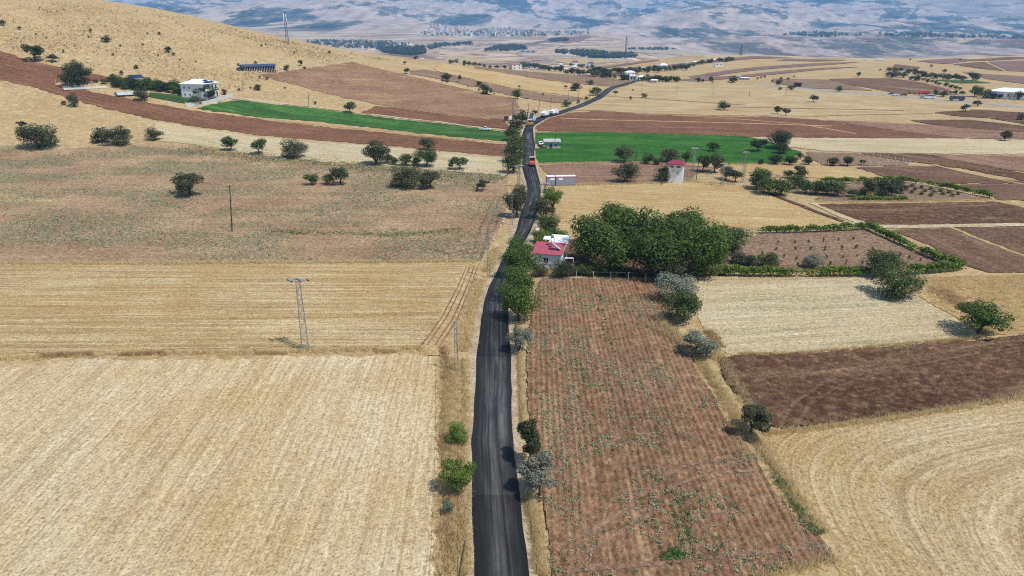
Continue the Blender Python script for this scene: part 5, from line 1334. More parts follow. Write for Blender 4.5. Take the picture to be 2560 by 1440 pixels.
LP2 = ladder(1221, 694, 102, 'slim ladder shaped steel pole at the corner of the weedy field')
LP3 = ladder(1279, 562, 74, 'slim ladder shaped steel pole beside the tall dusty verge tree')
LP4 = ladder(1258, 432, 62, 'slim ladder shaped steel pole left of the dense tree row')
lattice(1297, 468, 50, 'steel lattice pole on the left verge below the road roller', .7, .4, arm=1.6, r=.05)
lattice(1362, 500, 38, 'steel lattice pole between the bright roadside tree and the containers', .6, .35, arm=1.6, r=.05)
lattice(1730, 452, 76, 'tall steel lattice mast right of the white tower', 1.0, .35, arm=1.4, r=.05)
lattice(1857, 457, 72, 'steel lattice pylon beside the clump of garden trees', 1.0, .4, arm=1.2, r=.05)
lattice(1804, 466, 54, 'lattice pole with twin legs under the leaning dusty trees', .7, .4, arm=1.2, r=.05)
lattice(1283, 308, 54, 'transformer lattice pole by the dark verge trees', .9, .45, arm=1.5, r=.06)
def pole(px, py, tx, ty, label, mat='wood', group=None, arm=None, r=.12):
    b = P(px, py); k = ppm(b); h = (py - ty) / k / math.cos(dep(b)) * 1.02
    o = thing('wooden_pole', label, 'pole', b, 0, group)
    lx = (tx - px) / k - (py - ty) / k * (px - CX) / 5600
    MB().cone((0, 0, -.4), (lx, 0, h), r, r * .7, 6).build('shaft', mat, o)
    if arm: MB().bar((lx - arm, 0, h - .35), (lx + arm, 0, h - .35), .05).bar((lx - arm, 0, h - .35), (lx - arm * 1.15, 0, h + .15), .05).bar((lx + arm, 0, h - .35), (lx + arm * 1.15, 0, h + .15), .05).bar((lx - arm * .1, 0, h - .9), (lx - arm * .8, 0, h - .35), .03).build('crossarm', 'steel_dark', o)
    return o, b, h
pole(580, 580, 577, 468, 'dark wooden power pole with forked top arms in the weedy field', 'wood_dark', None, .75, .14)
for q in [(1319, 300, 1322, 260), (1344, 289, 1350, 250), (1377, 278, 1378, 245), (1420, 251, 1421, 231), (1446, 251, 1447, 228), (1474, 246, 1475, 220), (1407, 211, 1408, 190), (1604, 231, 1605, 210), (1692, 235, 1693, 217), (1782, 237, 1783, 218), (1873, 241, 1874, 230)]:
    pole(*q, 'thin wooden utility pole in the line following the climbing road', 'wood_dark', 'utility poles along the climbing road', None, .13)
pole(1385, 371, 1391, 328, 'thin leaning pole in front of the grey shed in the green field', 'wood_dark')
pole(1589, 405, 1593, 376, 'thin pole on the near edge of the green field beside a dusty tree', 'wood_dark')
pole(772, 268, 771, 230, 'thin wooden pole on the track beside the green forage strip', 'wood')
pole(1964, 243, 1968, 205, 'leaning pole in the stubble in front of the farm shed', 'wood')
pole(1740, 452, 1748, 392, 'dark wooden lamp pole next to the lattice mast', 'wood_dark')
pole(1653, 463, 1655, 385, 'dark pole in front of the left edge of the white tower', 'wood_dark')
pole(2441, 243, 2442, 228, 'thin pole before the trees of the factory', 'wood')
o_, b_, h_ = pole(606, 229, 607, 201, 'street lamp on a thin pole beside the white house', 'metal')
MB().bar((0, 0, h_ - .1), (1.3, 0, h_ + .2), .05).box(1.1, 1.9, -.15, .15, h_ + .1, h_ + .3).build('lamp_head', 'white', o_)
# leaning roadside pole at the bottom edge: stands in the verge just outside the frame
b = P(1136, 1500); o_ = thing('wooden_pole', 'leaning grey wooden pole at the near end of the left verge', 'pole', b)
MB().cone((0, 0, -.4), (.95, 1.2, 5.2), .10, .07, 7).build('shaft', 'wood', o_)
# cable along the verge poles
def cable(pts, sag, label, r=.018):
    a = Vector(pts[0]); o = bpy.data.objects.new('power_cable', None); COL.objects.link(o); o.location = a
    o['label'] = label; o['category'] = 'cable'; 
    for p_, q in zip(pts[:-1], pts[1:]):
        p_, q = np.array(p_), np.array(q); n = 12; c = [p_ + (q - p_) * i / n - np.array([0, 0, sag * 4 * (i / n) * (1 - i / n)]) - np.array(a) for i in range(n + 1)]
        v, f = tube(c, [r] * (n + 1), 4); link('span', npmesh('span', v, f), o, [M['steel_dark']])
tp = lambda q, dx=0: (q[1].x + dx, q[1].y, q[1].z + q[2] - .12)
near = P(1172, 1600)
cable([(near.x, near.y - 10, 6.5), tp(LP1, .35), tp(LP2), tp(LP3), tp(LP4)], 1.0, 'dark cable strung between the ladder shaped poles along the left verge', .022)
# telecom mast on the hill and far pylons
b = P(719, 109); hm_ = 73 / ppm(b); mo, _, _ = lattice(719, 109, 73, 'tall telecom mast with panel antennas on the golden hill skyline', 1.8, .9, None, 'steel_dark', 22, hm_, .16, name='telecom_mast', cat='mast')
for i, (z_, sx) in enumerate(((.93, -1), (.9, 1), (.82, 1), (.80, -1))): MB().box(sx * .7 - .35, sx * .7 + .35, -.6, -.3, hm_ * z_ - 2.0, hm_ * z_ + .6).build('antenna', 'white', mo)
MB().bar((0, 0, hm_), (0, 0, hm_ + 3), .08).build('spike', 'metal', mo)
lattice(1564, 146, 50, 'dark high voltage pylon standing beyond the far stubble ridge', 6, 2.0, None, 'steel_dark', 12, None, .45, rz=0)
lattice(1852, 139, 24, 'dark distant pylon on the ridge of the far stubble', 2.4, .8, None, 'steel_dark', 8, None, .16, rz=0)
# ---- transformer tower
b = P(1688, 455); tt = thing('transformer_tower', 'white transformer tower with maroon hipped roof by the dusty trees', 'tower', b, facing(b, R(-7)))
MB().box(-2.1, 2.1, -1.9, 1.9, -.4, 5.6).build('wall', 'white', tt)
MB().box(-2.15, 2.15, -1.95, 1.95, 4.5, 5.55).build('upper_band', 'mint', tt)
MB().box(2.1, 2.16, -1.9, 1.9, -.3, 4.5).build('side_panel', 'mint', tt)
hip_roof(tt, -2.1, 2.1, -1.9, 1.9, 5.6, 1.15, .6, 'dark_red')
for x_ in (-1.1, .9): window(tt, x_, -1.95, 4.75, 1.0, .45, 'x', -1, 'grey_wall')
im = MB().cone((0, 0, 0), (0, -.4, -.1), .07, .05, 6).bar((0, -.38, -.1), (0, -.38, -.7), .035).mesh('bushing', 'insul')
for x_, z_ in [(-.9, 4.1), (-.5, 4.1), (-.1, 4.1), (.7, 4.1), (1.1, 4.1), (1.5, 4.1), (.3, 3.3), (.7, 3.3), (1.1, 3.3)]: link('bushing', im, tt).location = (x_, -1.9, z_)
# ---- containers
b = P(1402, 462)
def container(off, w, label):
    rz = facing(b, R(9)); c_ = b + Vector((math.cos(rz) * off, math.sin(rz) * off, 0))
    o = thing('site_container', label, 'container', c_, rz, 'grey site containers')
    d, h = 2.3, 2.5
    MB().box(-w / 2, w / 2, -d / 2, d / 2, .1, h).build('wall', 'cont', o)
    MB().box(-w / 2 - .04, w / 2 + .04, -d / 2 - .04, d / 2 + .04, h, h + .16).build('edge_trim', 'red_trim', o)
    MB().box(-w / 2 + .06, w / 2 - .06, -d / 2 + .06, d / 2 - .06, h + .163, h + .2).build('roof', 'white_roof', o)
    for x_ in (-w / 2 + .07, w / 2 - .07): MB().box(x_ - .08, x_ + .08, -d / 2 - .03, -d / 2 + .05, .1, h - .01).build('corner_post', 'steel_dark' if x_ > 0 and w < 4 else 'cont', o)
    MB().box(-w * (.12 if w < 4 else .38) , -w * (.12 if w < 4 else .38) + 1.3, -d / 2 - .05, -d / 2, 1.6, 2.25).build('sign_board', 'white', o)
    MB().box(-w / 2, w / 2, -d / 2, d / 2, -.3, .1).build('skid', 'steel_dark', o)
container(-3.15, 2.7, 'short grey site container with red roof trim, the end one nearer the road')
container(1.45, 6.2, 'long grey site container with red roof trim standing beside the short one')
# ---- shed in the green field, car beside it
b = P(1381, 370); s2 = thing('pump_shed', 'small grey shed with flat concrete roof in the green field', 'shed', b, facing(b, R(4)))
MB().box(-2.3, 2.3, -1.8, 1.8, -.3, 2.5).build('wall', 'grey_wall', s2)
MB()._add([(-3.6, -2.4, 2.52), (3.2, -2.4, 2.52), (3.2, 2.6, 2.95), (-3.6, 2.6, 2.95), (-3.6, -2.4, 2.74), (3.2, -2.4, 2.74), (3.2, 2.6, 3.17), (-3.6, 2.6, 3.17)], [(3, 2, 1, 0), (4, 5, 6, 7), (0, 1, 5, 4), (1, 2, 6, 5), (2, 3, 7, 6), (3, 0, 4, 7)]).build('roof', 'concrete', s2)
MB().box(-2.32, 2.32, -1.87, -1.8, 2.0, 2.5).build('lintel', 'offwhite', s2)
dr = MB().box(-1.2, -.3, -1.86, -1.8, 0, 1.95).build('door', 'steel_dark', s2); MB().box(-.45, -.38, -1.92, -1.86, .95, 1.05).build('handle', 'metal', dr)
window(s2, 1.1, -1.8, 1.0, .9, .7)
# ---- vehicles
def wheel(root, x, y, r, w=.24):
    o = MB().cone((0, -w / 2, 0), (0, w / 2, 0), r, r, 12).build('wheel', 'tyre', root); o.location = (x, y, r)
    MB().cone((0, -w / 2 - .02, 0), (0, w / 2 + .02, 0), r * .55, r * .55, 8).build('rim', 'metal', o)
def car(px, py, rz, label, L=4.2, wd=1.75, h=1.45, mat='car_white', kind='car', group=None):
    b = P(px, py); o = thing('pickup_truck' if kind == 'pickup' else 'minibus' if kind == 'van' else 'car', label, 'pickup' if kind == 'pickup' else 'van' if kind == 'van' else 'car', b, rz, group, lift=.22 if kind != 'pickup' else .1)
    hl = L / 2
    if kind == 'pickup':
        body = [(-hl, .45), (-hl + .05, .95), (-.55, .98), (-.5, .98), (.95, 1.0), (hl - .15, .88), (hl, .6), (hl, .42)]
        cab = [(-.62, .98), (-.45, h), (.35, h), (1.0, .99)]
    elif kind == 'van':
        body = [(-hl, .4), (-hl, 1.25), (hl - 1.0, 1.25), (hl - .1, .95), (hl, .7), (hl, .4)]; cab = [(-hl + .02, 1.25), (-hl + .1, h), (hl - 1.9, h), (hl - 1.0, 1.25)]
    else:
        body = [(-hl, .4), (-hl, .85), (-hl + .5, .95), (hl * .45, .92), (hl - .1, .78), (hl, .55), (hl, .38)]; cab = [(-hl + .35, .93), (-hl + .75, h), (hl * .12, h), (hl * .5, .91)]
    MB().prism(body, -wd / 2, wd / 2).build('body', mat, o)
    c_ = wd / 2 - .1
    MB().prism(cab, -c_, c_).build('cabin', mat, o)
    (x0, z0), (x1, z1), (x2, z2), (x3, z3) = cab
    lerp = lambda a, q, t: a + (q - a) * t
    for sy in (-1, 1):
        y_ = sy * (c_ + .012)
        q = [(lerp(x0, x1, .25) + .12, y_, lerp(z0, z1, .2)), (lerp(x0, x1, .85) + .1, y_, lerp(z0, z1, .85)), (lerp(x3, x2, .85) - .1, y_, lerp(z3, z2, .85)), (lerp(x3, x2, .2) - .12, y_, lerp(z3, z2, .2))]
        MB().poly(q if sy > 0 else q[::-1]).build('side_window', 'glass', o)
    fw = lambda xa, za, xb, zb, dx: [(lerp(xa, xb, .12) + dx, -c_ + .12, lerp(za, zb, .12)), (lerp(xa, xb, .12) + dx, c_ - .12, lerp(za, zb, .12)), (lerp(xa, xb, .88) + dx, c_ - .16, lerp(za, zb, .88)), (lerp(xa, xb, .88) + dx, -c_ + .16, lerp(za, zb, .88))]
    MB().poly(fw(x3, z3, x2, z2, .015)).build('windscreen', 'glass', o); MB().poly(fw(x0, z0, x1, z1, -.015)[::-1]).build('rear_window', 'glass', o)
    for x_ in (-hl * .62, hl * .62):
        for sy in (-1, 1): wheel(o, x_, sy * (wd / 2 - .1), .34)
    for sy in (-1, 1): MB().box(hl - .04, hl + .02, sy * wd * .36 - .15, sy * wd * .36 + .15, .62, .76).build('headlight', 'metal', o)
    if kind == 'pickup': MB().box(-hl + .15, -.7, -wd / 2 + .12, wd / 2 - .12, .9, 1.0).build('load_bed', 'steel_dark', o)
    return o
b = P(1213, 326)
car(1213, 327, R(-7), 'white pickup parked on the track between red soil and green strip', 5.2, 1.85, 1.75, 'car_white', 'pickup')
car(1352, 365, R(-80), 'white car parked beside the grey shed in the green field', 4.0, 1.7, 1.45)
# road roller
rd = Vector((*(rc[np.argmin(np.abs(rc[:, 1] - P(1325, 420).y))]), 0))
def roaddir(y):
    i = int(np.argmin(np.abs(rc[:, 1] - y))); i = min(max(i, 1), len(rc) - 2); d = rc[i + 1] - rc[i - 1]; return rc[i], math.atan2(d[1], d[0])
b = P(1331, 417); c_, ang = roaddir(b.y)
ro = thing('road_roller', 'orange red road roller with dark canopy on the fresh asphalt', 'roller', b, ang, None, .3)
MB().prism([(-2.1, .75), (-2.1, 1.55), (-1.9, 1.75), (-.3, 1.75), (-.2, 1.2), (.9, 1.1), (.9, .7)], -.95, .95).build('body', 'roller_red', ro)
MB().prism([(.6, .75), (.7, 1.2), (2.5, 1.1), (2.6, .75)], -.85, .85).build('drum_frame', 'roller_red', ro)
dm = MB().cone((0, -1.0, 0), (0, 1.0, 0), .68, .68, 18).build('drum', 'metal', ro); dm.location = (2.0, 0, .68)
for s in (-1, 1): wheel(ro, -1.3, s * .72, .68, .5)
MB().box(-.3, .9, -.8, .8, 1.15, 1.35).box(-.1, .35, -.3, .3, 1.35, 1.95).build('seat', 'steel_dark', ro)
for x_ in (-.35, 1.15):
    for s in (-1, 1): MB().bar((x_, s * .75, 1.2), (x_, s * .75, 2.85), .06).build('canopy_post', 'steel_dark', ro)
MB().box(-.6, 1.4, -.95, .95, 2.85, 2.98).build('canopy', 'grey_wall', ro)
MB().box(-.34, -.30, -.72, .72, 1.4, 2.8).build('rear_screen', 'glass', ro)
# tipper truck feeding the paver, and two more trucks
def tipper(px, py, label, raised=0.0, mat='car_white', rz=None, L=7.4, cabmat='car_white', group=None):
    b = P(px, py); c_, ang = roaddir(b.y); o = thing('tipper_truck', label, 'truck', b, ang if rz is None else rz, group, .3)
    MB().box(-L / 2, L / 2, -.5, .5, .75, 1.05).build('chassis', 'steel_dark', o)
    cab = MB().prism([(L / 2 - 2.0, 1.05), (L / 2 - 2.0, 2.9), (L / 2 - .5, 2.9), (L / 2 - .05, 1.9), (L / 2, 1.05), (L / 2, .6), (L / 2 - 2.0, .6)], -1.2, 1.2).build('cab', cabmat, o)
    MB().poly([(L / 2 - .03, -1.0, 1.95), (L / 2 - .03, 1.0, 1.95), (L / 2 - .46, 1.0, 2.75), (L / 2 - .46, -1.0, 2.75)]).build('windscreen', 'glass', cab)
    bd = MB(); l0, l1 = 0, L - 2.5
    bd.box(l0, l1, -1.25, 1.25, 0, .12).box(l0, l1, -1.25, -1.15, .12, 1.5).box(l0, l1, 1.15, 1.25, .12, 1.5).box(l1 - .1, l1, -1.15, 1.15, .12, 1.9).box(l0, l0 + .08, -1.15, 1.15, .12, 1.4)
    q = bd.build('tipper_body', mat, o); q.location = (-L / 2 - .1, 0, 1.12); q.rotation_euler = (0, -raised, 0)
    for i in range(5): MB().box(.5 + i * 1.0, .6 + i * 1.0, -1.31, -1.25, .1, 1.5).build('rib', mat, q)
    MB().box(.1, l1 - .12, -1.14, 1.14, .9, 1.15).build('load', 'steel_dark' if raised else mat, q)
    for x_ in (-L / 2 + .9, -L / 2 + 2.2, L / 2 - 1.2):
        for s in (-1, 1): wheel(o, x_, s * 1.0, .52, .45)
    MB().box(-L / 2 - .12, -L / 2, -1.1, 1.1, .55, .8).build('bumper', 'steel_dark', o)
    return o
tipper(1330, 308, 'tipper truck with raised body feeding the paving machine', R(24), 'offwhite')
tipper(1362, 294, 'white tipper truck waiting on the road directly above the paver', 0, 'white')
tipper(1384, 289, 'white tipper truck parked farthest up the road, in front of the other', 0, 'white')
b = P(1325, 316); c_, ang = roaddir(b.y)
pv_ = thing('asphalt_paver', 'yellow asphalt paving machine behind the raised tipper truck', 'paver', b, ang, None, .3)
MB().prism([(-1.6, .5), (-1.6, 1.5), (-.4, 1.7), (1.0, 1.5), (1.2, .5)], -1.2, 1.2).build('body', 'yellow', pv_)
MB()._add([(1.0, -1.5, 1.6), (1.0, 1.5, 1.6), (2.4, 1.6, 1.5), (2.4, -1.6, 1.5), (1.0, -1.0, .5), (1.0, 1.0, .5), (2.4, 1.0, .5), (2.4, -1.0, .5)], [(0, 4, 5, 1), (1, 5, 6, 2), (0, 3, 7, 4), (4, 7, 6, 5)]).build('hopper', 'yellow', pv_)
MB().box(-2.3, -1.7, -2.2, 2.2, .12, .6).build('screed', 'steel_dark', pv_)
for s in (-1, 1): MB().prism([(-1.3, .1), (-1.5, .35), (-1.3, .62), (1.0, .62), (1.2, .35), (1.0, .1)], s * 1.0 - .2, s * 1.0 + .2).build('crawler_track', 'tyre', pv_)
MB().box(-1.4, .4, -1.1, 1.1, 2.75, 2.85).build('canopy', 'offwhite', pv_)
for x_ in (-1.3, .3):
    for s in (-1, 1): MB().bar((x_, s * 1.0, 1.4), (x_, s * 1.0, 2.75), .05).build('canopy_post', 'steel_dark', pv_)
MB().box(-.9, -.4, -.3, .3, 1.7, 2.1).build('seat', 'steel_dark', pv_)
# a worker beside the paver
def worker(px, py, rz, label):
    b = P(px, py); o = thing('person', label, 'person', b, rz, None, .3)
    vs = [(0, 0, .95), (0, 0, 1.2), (0, 0, 1.42), (0, 0, 1.52), (0, .01, 1.64), (-.1, 0, .9), (-.11, .05, .5), (-.12, 0, .08), (-.12, .14, .04), (.1, 0, .9), (.12, -.04, .5), (.14, -.08, .08), (.14, .06, .04), (-.2, 0, 1.4), (-.26, .04, 1.12), (-.24, .16, .9), (.2, 0, 1.4), (.27, .02, 1.12), (.26, .14, .9)]
    es = [(0, 1), (1, 2), (2, 3), (3, 4), (0, 5), (5, 6), (6, 7), (7, 8), (0, 9), (9, 10), (10, 11), (11, 12), (2, 13), (13, 14), (14, 15), (2, 16), (16, 17), (17, 18)]
    rr_ = [.14, .15, .13, .06, .10, .095, .07, .05, .045, .095, .07, .05, .045, .07, .05, .04, .07, .05, .04]
    me = bpy.data.meshes.new('body'); me.from_pydata(vs, es, []); q = link('body', me, o, [M['cloth']])
    md = q.modifiers.new('skin', 'SKIN')
    for i, sv in enumerate(me.skin_vertices[0].data): sv.radius = (rr_[i], rr_[i]); sv.use_root = i == 0
    q.modifiers.new('sub', 'SUBSURF').levels = 1
    MB().cone((0, 0, 1.0), (0, 0, 1.44), .19, .2, 8).build('vest', 'vest', o); MB().cone((0, .01, 1.68), (0, .01, 1.8), .13, .07, 8).build('helmet', 'white', o)
worker(1318, 317, R(20), 'road worker in dark clothes and orange vest standing left of the paver')
# ---- the red roofed house by the road
b = P(1372, 662); k = ppm(b); rz = facing(b, R(-10))
rh = thing('house', 'small pale house with red sheet roof and solar water heater beside the road', 'house', b, rz)
W2, D2, HF, HB = 2.75, 2.1, 2.9, 3.9
MB().prism([(-D2, -.4), (-D2, HF), (D2, HB), (D2, -.4)], -W2, W2).build('wall', 'mint', rh).rotation_euler = (0, 0, math.pi / 2)
def slab(x0, x1, y0, y1, z0, z1, t, name, mat, root):
    return MB()._add([(x0, y0, z0), (x1, y0, z0), (x1, y1, z1), (x0, y1, z1), (x0, y0, z0 + t), (x1, y0, z0 + t), (x1, y1, z1 + t), (x0, y1, z1 + t)], [(3, 2, 1, 0), (4, 5, 6, 7), (0, 1, 5, 4), (1, 2, 6, 5), (2, 3, 7, 6), (3, 0, 4, 7)]).build(name, mat, root)
sl = (HB - HF) / (2 * D2)
rf2 = slab(-W2 - .3, W2 + .3, -D2 - .35, D2 + .2, HF + .03 - .35 * sl, HB + .03 + .2 * sl, .1, 'roof', 'red_roof', rh)
for i in range(9):
    x_ = -W2 - .1 + i * (2 * W2 + .2) / 8
    slab(x_ - .025, x_ + .025, -D2 - .35, D2 + .2, HF + .13 - .35 * sl, HB + .13 + .2 * sl, .035, 'roof_rib', 'red_roof', rf2)
window(rh, -.2, -D2, .95, .95, 1.15); 
wd_ = window(rh, W2, .2, 1.2, .6, .6, 'y', 1)
MB().box(-.23, -.17, -D2 - .07, -D2, .95, 2.1).build('mullion', 'white', rh)
# white canopy roof behind
cn = thing('canopy', 'white flat canopy roof behind the red roofed house', 'canopy', b, rz)
slab(-.6, 3.3, D2 + .5, D2 + 5.2, 3.75, 4.2, .1, 'roof', 'white_roof', cn)
slab(-2.2, -.65, D2 + 2.8, D2 + 4.6, 3.7, 3.9, .1, 'side_roof', 'white_roof', cn)
for x_, y_ in ((-.4, D2 + .8), (3.1, D2 + .8), (3.1, D2 + 4.9), (-.4, D2 + 4.9), (-2.0, D2 + 4.4)): MB().bar((x_, y_, -.2), (x_, y_, 3.85), .06).build('post', 'white', cn)
# solar water heater on the roof
ht_ = thing('solar_water_heater', 'solar water heater with steel tank on the red roof', 'water heater', b, rz)
zr = lambda y_: HF + .17 + (y_ + D2) * sl
MB().cone((.2, .9, zr(.9) + 1.9), (.75, .9, zr(.9) + 1.9), .33, .33, 12).build('tank', 'metal', ht_)
MB().cone((.45, .3, zr(.3) + 1.15), (.95, .3, zr(.3) + 1.15), .24, .24, 12).build('cistern', 'white', ht_)
q = MB().box(-1.1, 1.1, -.42, .42, 0, .09).build('collector', 'metal', ht_); q.location = (1.5, -.55, zr(-.5) + .75); q.rotation_euler = (0, R(38), 0)
MB().box(-1.04, 1.04, -.37, .37, .092, .1).build('collector_glass', 'plastic', q)
for x_, y_ in ((.15, .6), (.15, 1.2), (.85, .6), (.85, 1.2), (.4, .1)): MB().bar((x_, y_, zr(y_)), (x_ + .05, y_, zr(y_) + 1.6), .03).build('leg', 'metal', ht_)
q = P(1344, 612); dsh = thing('satellite_dish', 'white satellite dish on a mast in the shrubs behind the house', 'dish', q, 0)
MB().bar((0, 0, 0), (0, 0, 3.6), .04).build('mast', 'metal', dsh)
dd = MB(); n = 12; rim = [(.45 * math.cos(2 * math.pi * i / n), 0, .45 * math.sin(2 * math.pi * i / n)) for i in range(n)]
dd._add(rim + [(0, .12, 0)], [[i, (i + 1) % n, n] for i in range(n)]).build('reflector', 'white', dsh).location = (0, -.1, 3.7)
def garden_frame(px, py, w, d, h, rz, label):
    q = P(px, py); o = thing('pergola', label, 'pergola', q, rz, None)
    for x_ in (-w / 2, w / 2):
        for y_ in (-d / 2, d / 2): MB().bar((x_, y_, -.1), (x_, y_, h), .05).build('post', 'white', o)
    for a, e in (((-w / 2, -d / 2), (w / 2, -d / 2)), ((w / 2, -d / 2), (w / 2, d / 2)), ((w / 2, d / 2), (-w / 2, d / 2)), ((-w / 2, d / 2), (-w / 2, -d / 2)), ((-w / 2, 0), (w / 2, 0))):
        MB().bar((*a, h), (*e, h), .05).build('beam', 'white', o)
    return o
garden_frame(1378, 577, 3.6, 1.8, 1.6, R(20), 'white metal frame standing in the stubble behind the house')
garden_frame(1386, 588, 3.0, 1.6, 1.0, R(5), 'low white metal frame on the ground behind the vine row')
garden_frame(1422, 672, 1.7, .6, 2.2, R(-5), 'grey metal gate frame at the right side of the house')
q = P(1426, 672); ch = thing('garden_table', 'white plastic garden table by the gate frame', 'table', q, .3)
MB().box(-.6, .6, -.4, .4, .68, .74).build('top', 'white', ch)
for x_, y_ in ((-.5, -.3), (.5, -.3), (-.5, .3), (.5, .3)): MB().bar((x_, y_, 0), (x_, y_, .68), .04).build('leg', 'white', ch)
# transformer box by the verge trees
b = P(1272, 302); bx_ = thing('electric_cabinet', 'dark and white electric cabinet beside the transformer pole', 'cabinet', b, 0)
MB().box(-2.4, -.2, -.8, .8, 0, 2.1).build('dark_box', 'steel_dark', bx_); MB().box(.2, 1.6, -.8, .8, 0, 1.9).build('white_box', 'white', bx_)
b = P(1192, 480); stp = thing('tree_stump', 'dark split stump of a fallen tree near the thin half dead tree', 'stump', b, 0)
MB().cone((0, 0, -.1), (.3, 0, 1.7), .35, .25, 7).cone((.3, 0, 1.5), (-.3, .1, 2.2), .2, .1, 6).build('trunk', 'wood_dark', stp)
MB().cone((.2, 0, 1.2), (-2.6, .4, .15), .16, .06, 6).cone((.3, 0, 1.4), (1.1, .2, 2.0), .1, .04, 5).build('branch', 'wood', stp)
# ------------------------------------------------------------------ hamlet, farm, town
def small_house(px, py, w, h, label, roof='white_roof', wall='white', turn=0.0, flat=False, floors=1, cat='house', group=None, name='house', lean=None, detail=True):
    b = P(px, py); k = ppm(b); wm = w / k; hm = h / k
    o = thing(name, label, cat, b, facing(b, turn), group)
    d = wm * .8; wh = hm * (.95 if flat else .68)
    MB().box(-wm / 2, wm / 2, -d / 2, d / 2, -1.0, wh).build('wall', wall, o)
    if flat: MB().box(-wm / 2 - .3, wm / 2 + .3, -d / 2 - .3, d / 2 + .3, wh, wh + .3).build('roof', roof, o)
    else: hip_roof(o, -wm / 2, wm / 2, -d / 2, d / 2, wh, hm * .34, .5, roof)
    if detail:
        n = max(2, int(wm / 3.2))
        for fl in range(floors):
            z = wh * (fl + .35) / floors
            for i in range(n):
                MB().box(-wm / 2 + wm * (i + .5) / n - .5, -wm / 2 + wm * (i + .5) / n + .5, -d / 2 - .06, -d / 2 + .05, z, z + min(1.3, wh / floors * .45)).build('window', 'glass', o)
            MB().box(wm / 2 - .05, wm / 2 + .06, -.6, .6, z, z + min(1.3, wh / floors * .45)).build('window', 'glass', o)
    return o
small_house(1288, 174, 26, 13, 'cream house with flat orange roof standing alone beyond the golden field', 'orange', 'offwhite', R(25), True, 2)
small_house(1438, 163, 14, 10, 'upper hamlet house with brown red roof', 'dark_red', 'offwhite', R(20), False, 2)
small_house(1477, 166, 14, 10, 'upper hamlet house with blue roof', 'blue_roof', 'white', R(20), False, 1)
small_house(1409, 179, 14, 9, 'hamlet house with pale hipped roof left of the gardens', 'white_roof', 'offwhite', R(30))
small_house(1435, 172, 11, 7, 'small pale cottage between the upper hamlet houses', 'white_roof', 'offwhite', R(15))
small_house(1402, 166, 8, 6, 'tiny pale hut left of the upper hamlet houses', 'white_roof', 'grey_wall')
small_house(1446, 186, 20, 8, 'long low hamlet house with dusty red roof', 'red_roof', 'white', R(12))
small_house(1471, 190, 9, 5, 'small white hut hidden among the lower hamlet trees', 'white_roof', 'white')
small_house(1506, 193, 16, 6, 'low hamlet house with faded pink roof among the trees', 'red_roof', 'offwhite', R(-12))
small_house(1574, 190, 22, 12, 'white two storey balcony house in the middle of the hamlet', 'white_roof', 'white', R(20), False, 2)
small_house(1563, 200, 18, 12, 'dark brown timber house at the road end', 'steel_dark', 'wood_dark', R(10), True, 2)
small_house(1583, 202, 15, 11, 'white flat roofed house right where the road ends', 'white_roof', 'grey_wall', R(-8), True)
small_house(1604, 201, 17, 11, 'hamlet house with white pyramid roof right of the road end', 'white_roof', 'offwhite', R(14))
small_house(1618, 199, 7, 4, 'little white roofed hut behind the dense hedge', 'white_roof', 'offwhite')
small_house(1635, 207, 17, 8, 'small pale house at the lower edge of the dense hedge', 'white_roof', 'offwhite', R(-10))
small_house(1604, 177, 17, 7, 'hamlet house with broad white hipped roof above the gardens', 'white_roof', 'mint', R(5))
small_house(1641, 173, 14, 7, 'grey flat house beside the tall white house on the slope', 'grey_wall', 'grey_wall', R(10), True)
small_house(1657, 174, 18, 14, 'tall white house with white roof on the slope above the hamlet', 'white_roof', 'white', R(20), False, 2)
small_house(1716, 163, 10, 6, 'small grey roofed house in the hedgerow up the slope', 'grey_wall', 'white')
small_house(1738, 160, 13, 6, 'pale house half way up the slope hedgerow', 'white_roof', 'offwhite', R(8))
small_house(1780, 155, 14, 7, 'house with grey roof at the top of the slope hedgerow', 'white_roof', 'grey_wall', R(-8))
small_house(1796, 166, 18, 7, 'plain white barn on the stubble slope', 'white_roof', 'white', R(10), True)
small_house(1847, 198, 9, 7, 'narrow white building of the farm beside the dark bush', 'white_roof', 'white', 0, True)
small_house(1862, 199, 20, 5, 'long low white farm building on the plain', 'white_roof', 'grey_wall', R(6))
small_house(1994, 217, 16, 9, 'brown farm shed with a white gable wall in the stubble', 'dark_red', 'wood_dark', R(-14), True)
small_house(2199, 152, 15, 4, 'white storage dome on the crest of the far fields', 'white_roof', 'white', 0, False, 1, detail=False)
small_house(2163, 152, 4, 3, 'tiny pale hut on the crest of the far fields', 'offwhite', 'offwhite', detail=False)
small_house(2292, 201, 13, 11, 'small dark house in the farm garden grove', 'steel_dark', 'grey_wall', R(10))
small_house(2530, 246, 90, 24, 'long white factory hall with pale roof behind trees', 'white_roof', 'white', R(-14), False, 1, 'factory', name='factory')
small_house(1055, 150, 6, 4, 'tiny white hut beyond the golden hill crest', 'white_roof', 'white', detail=False)
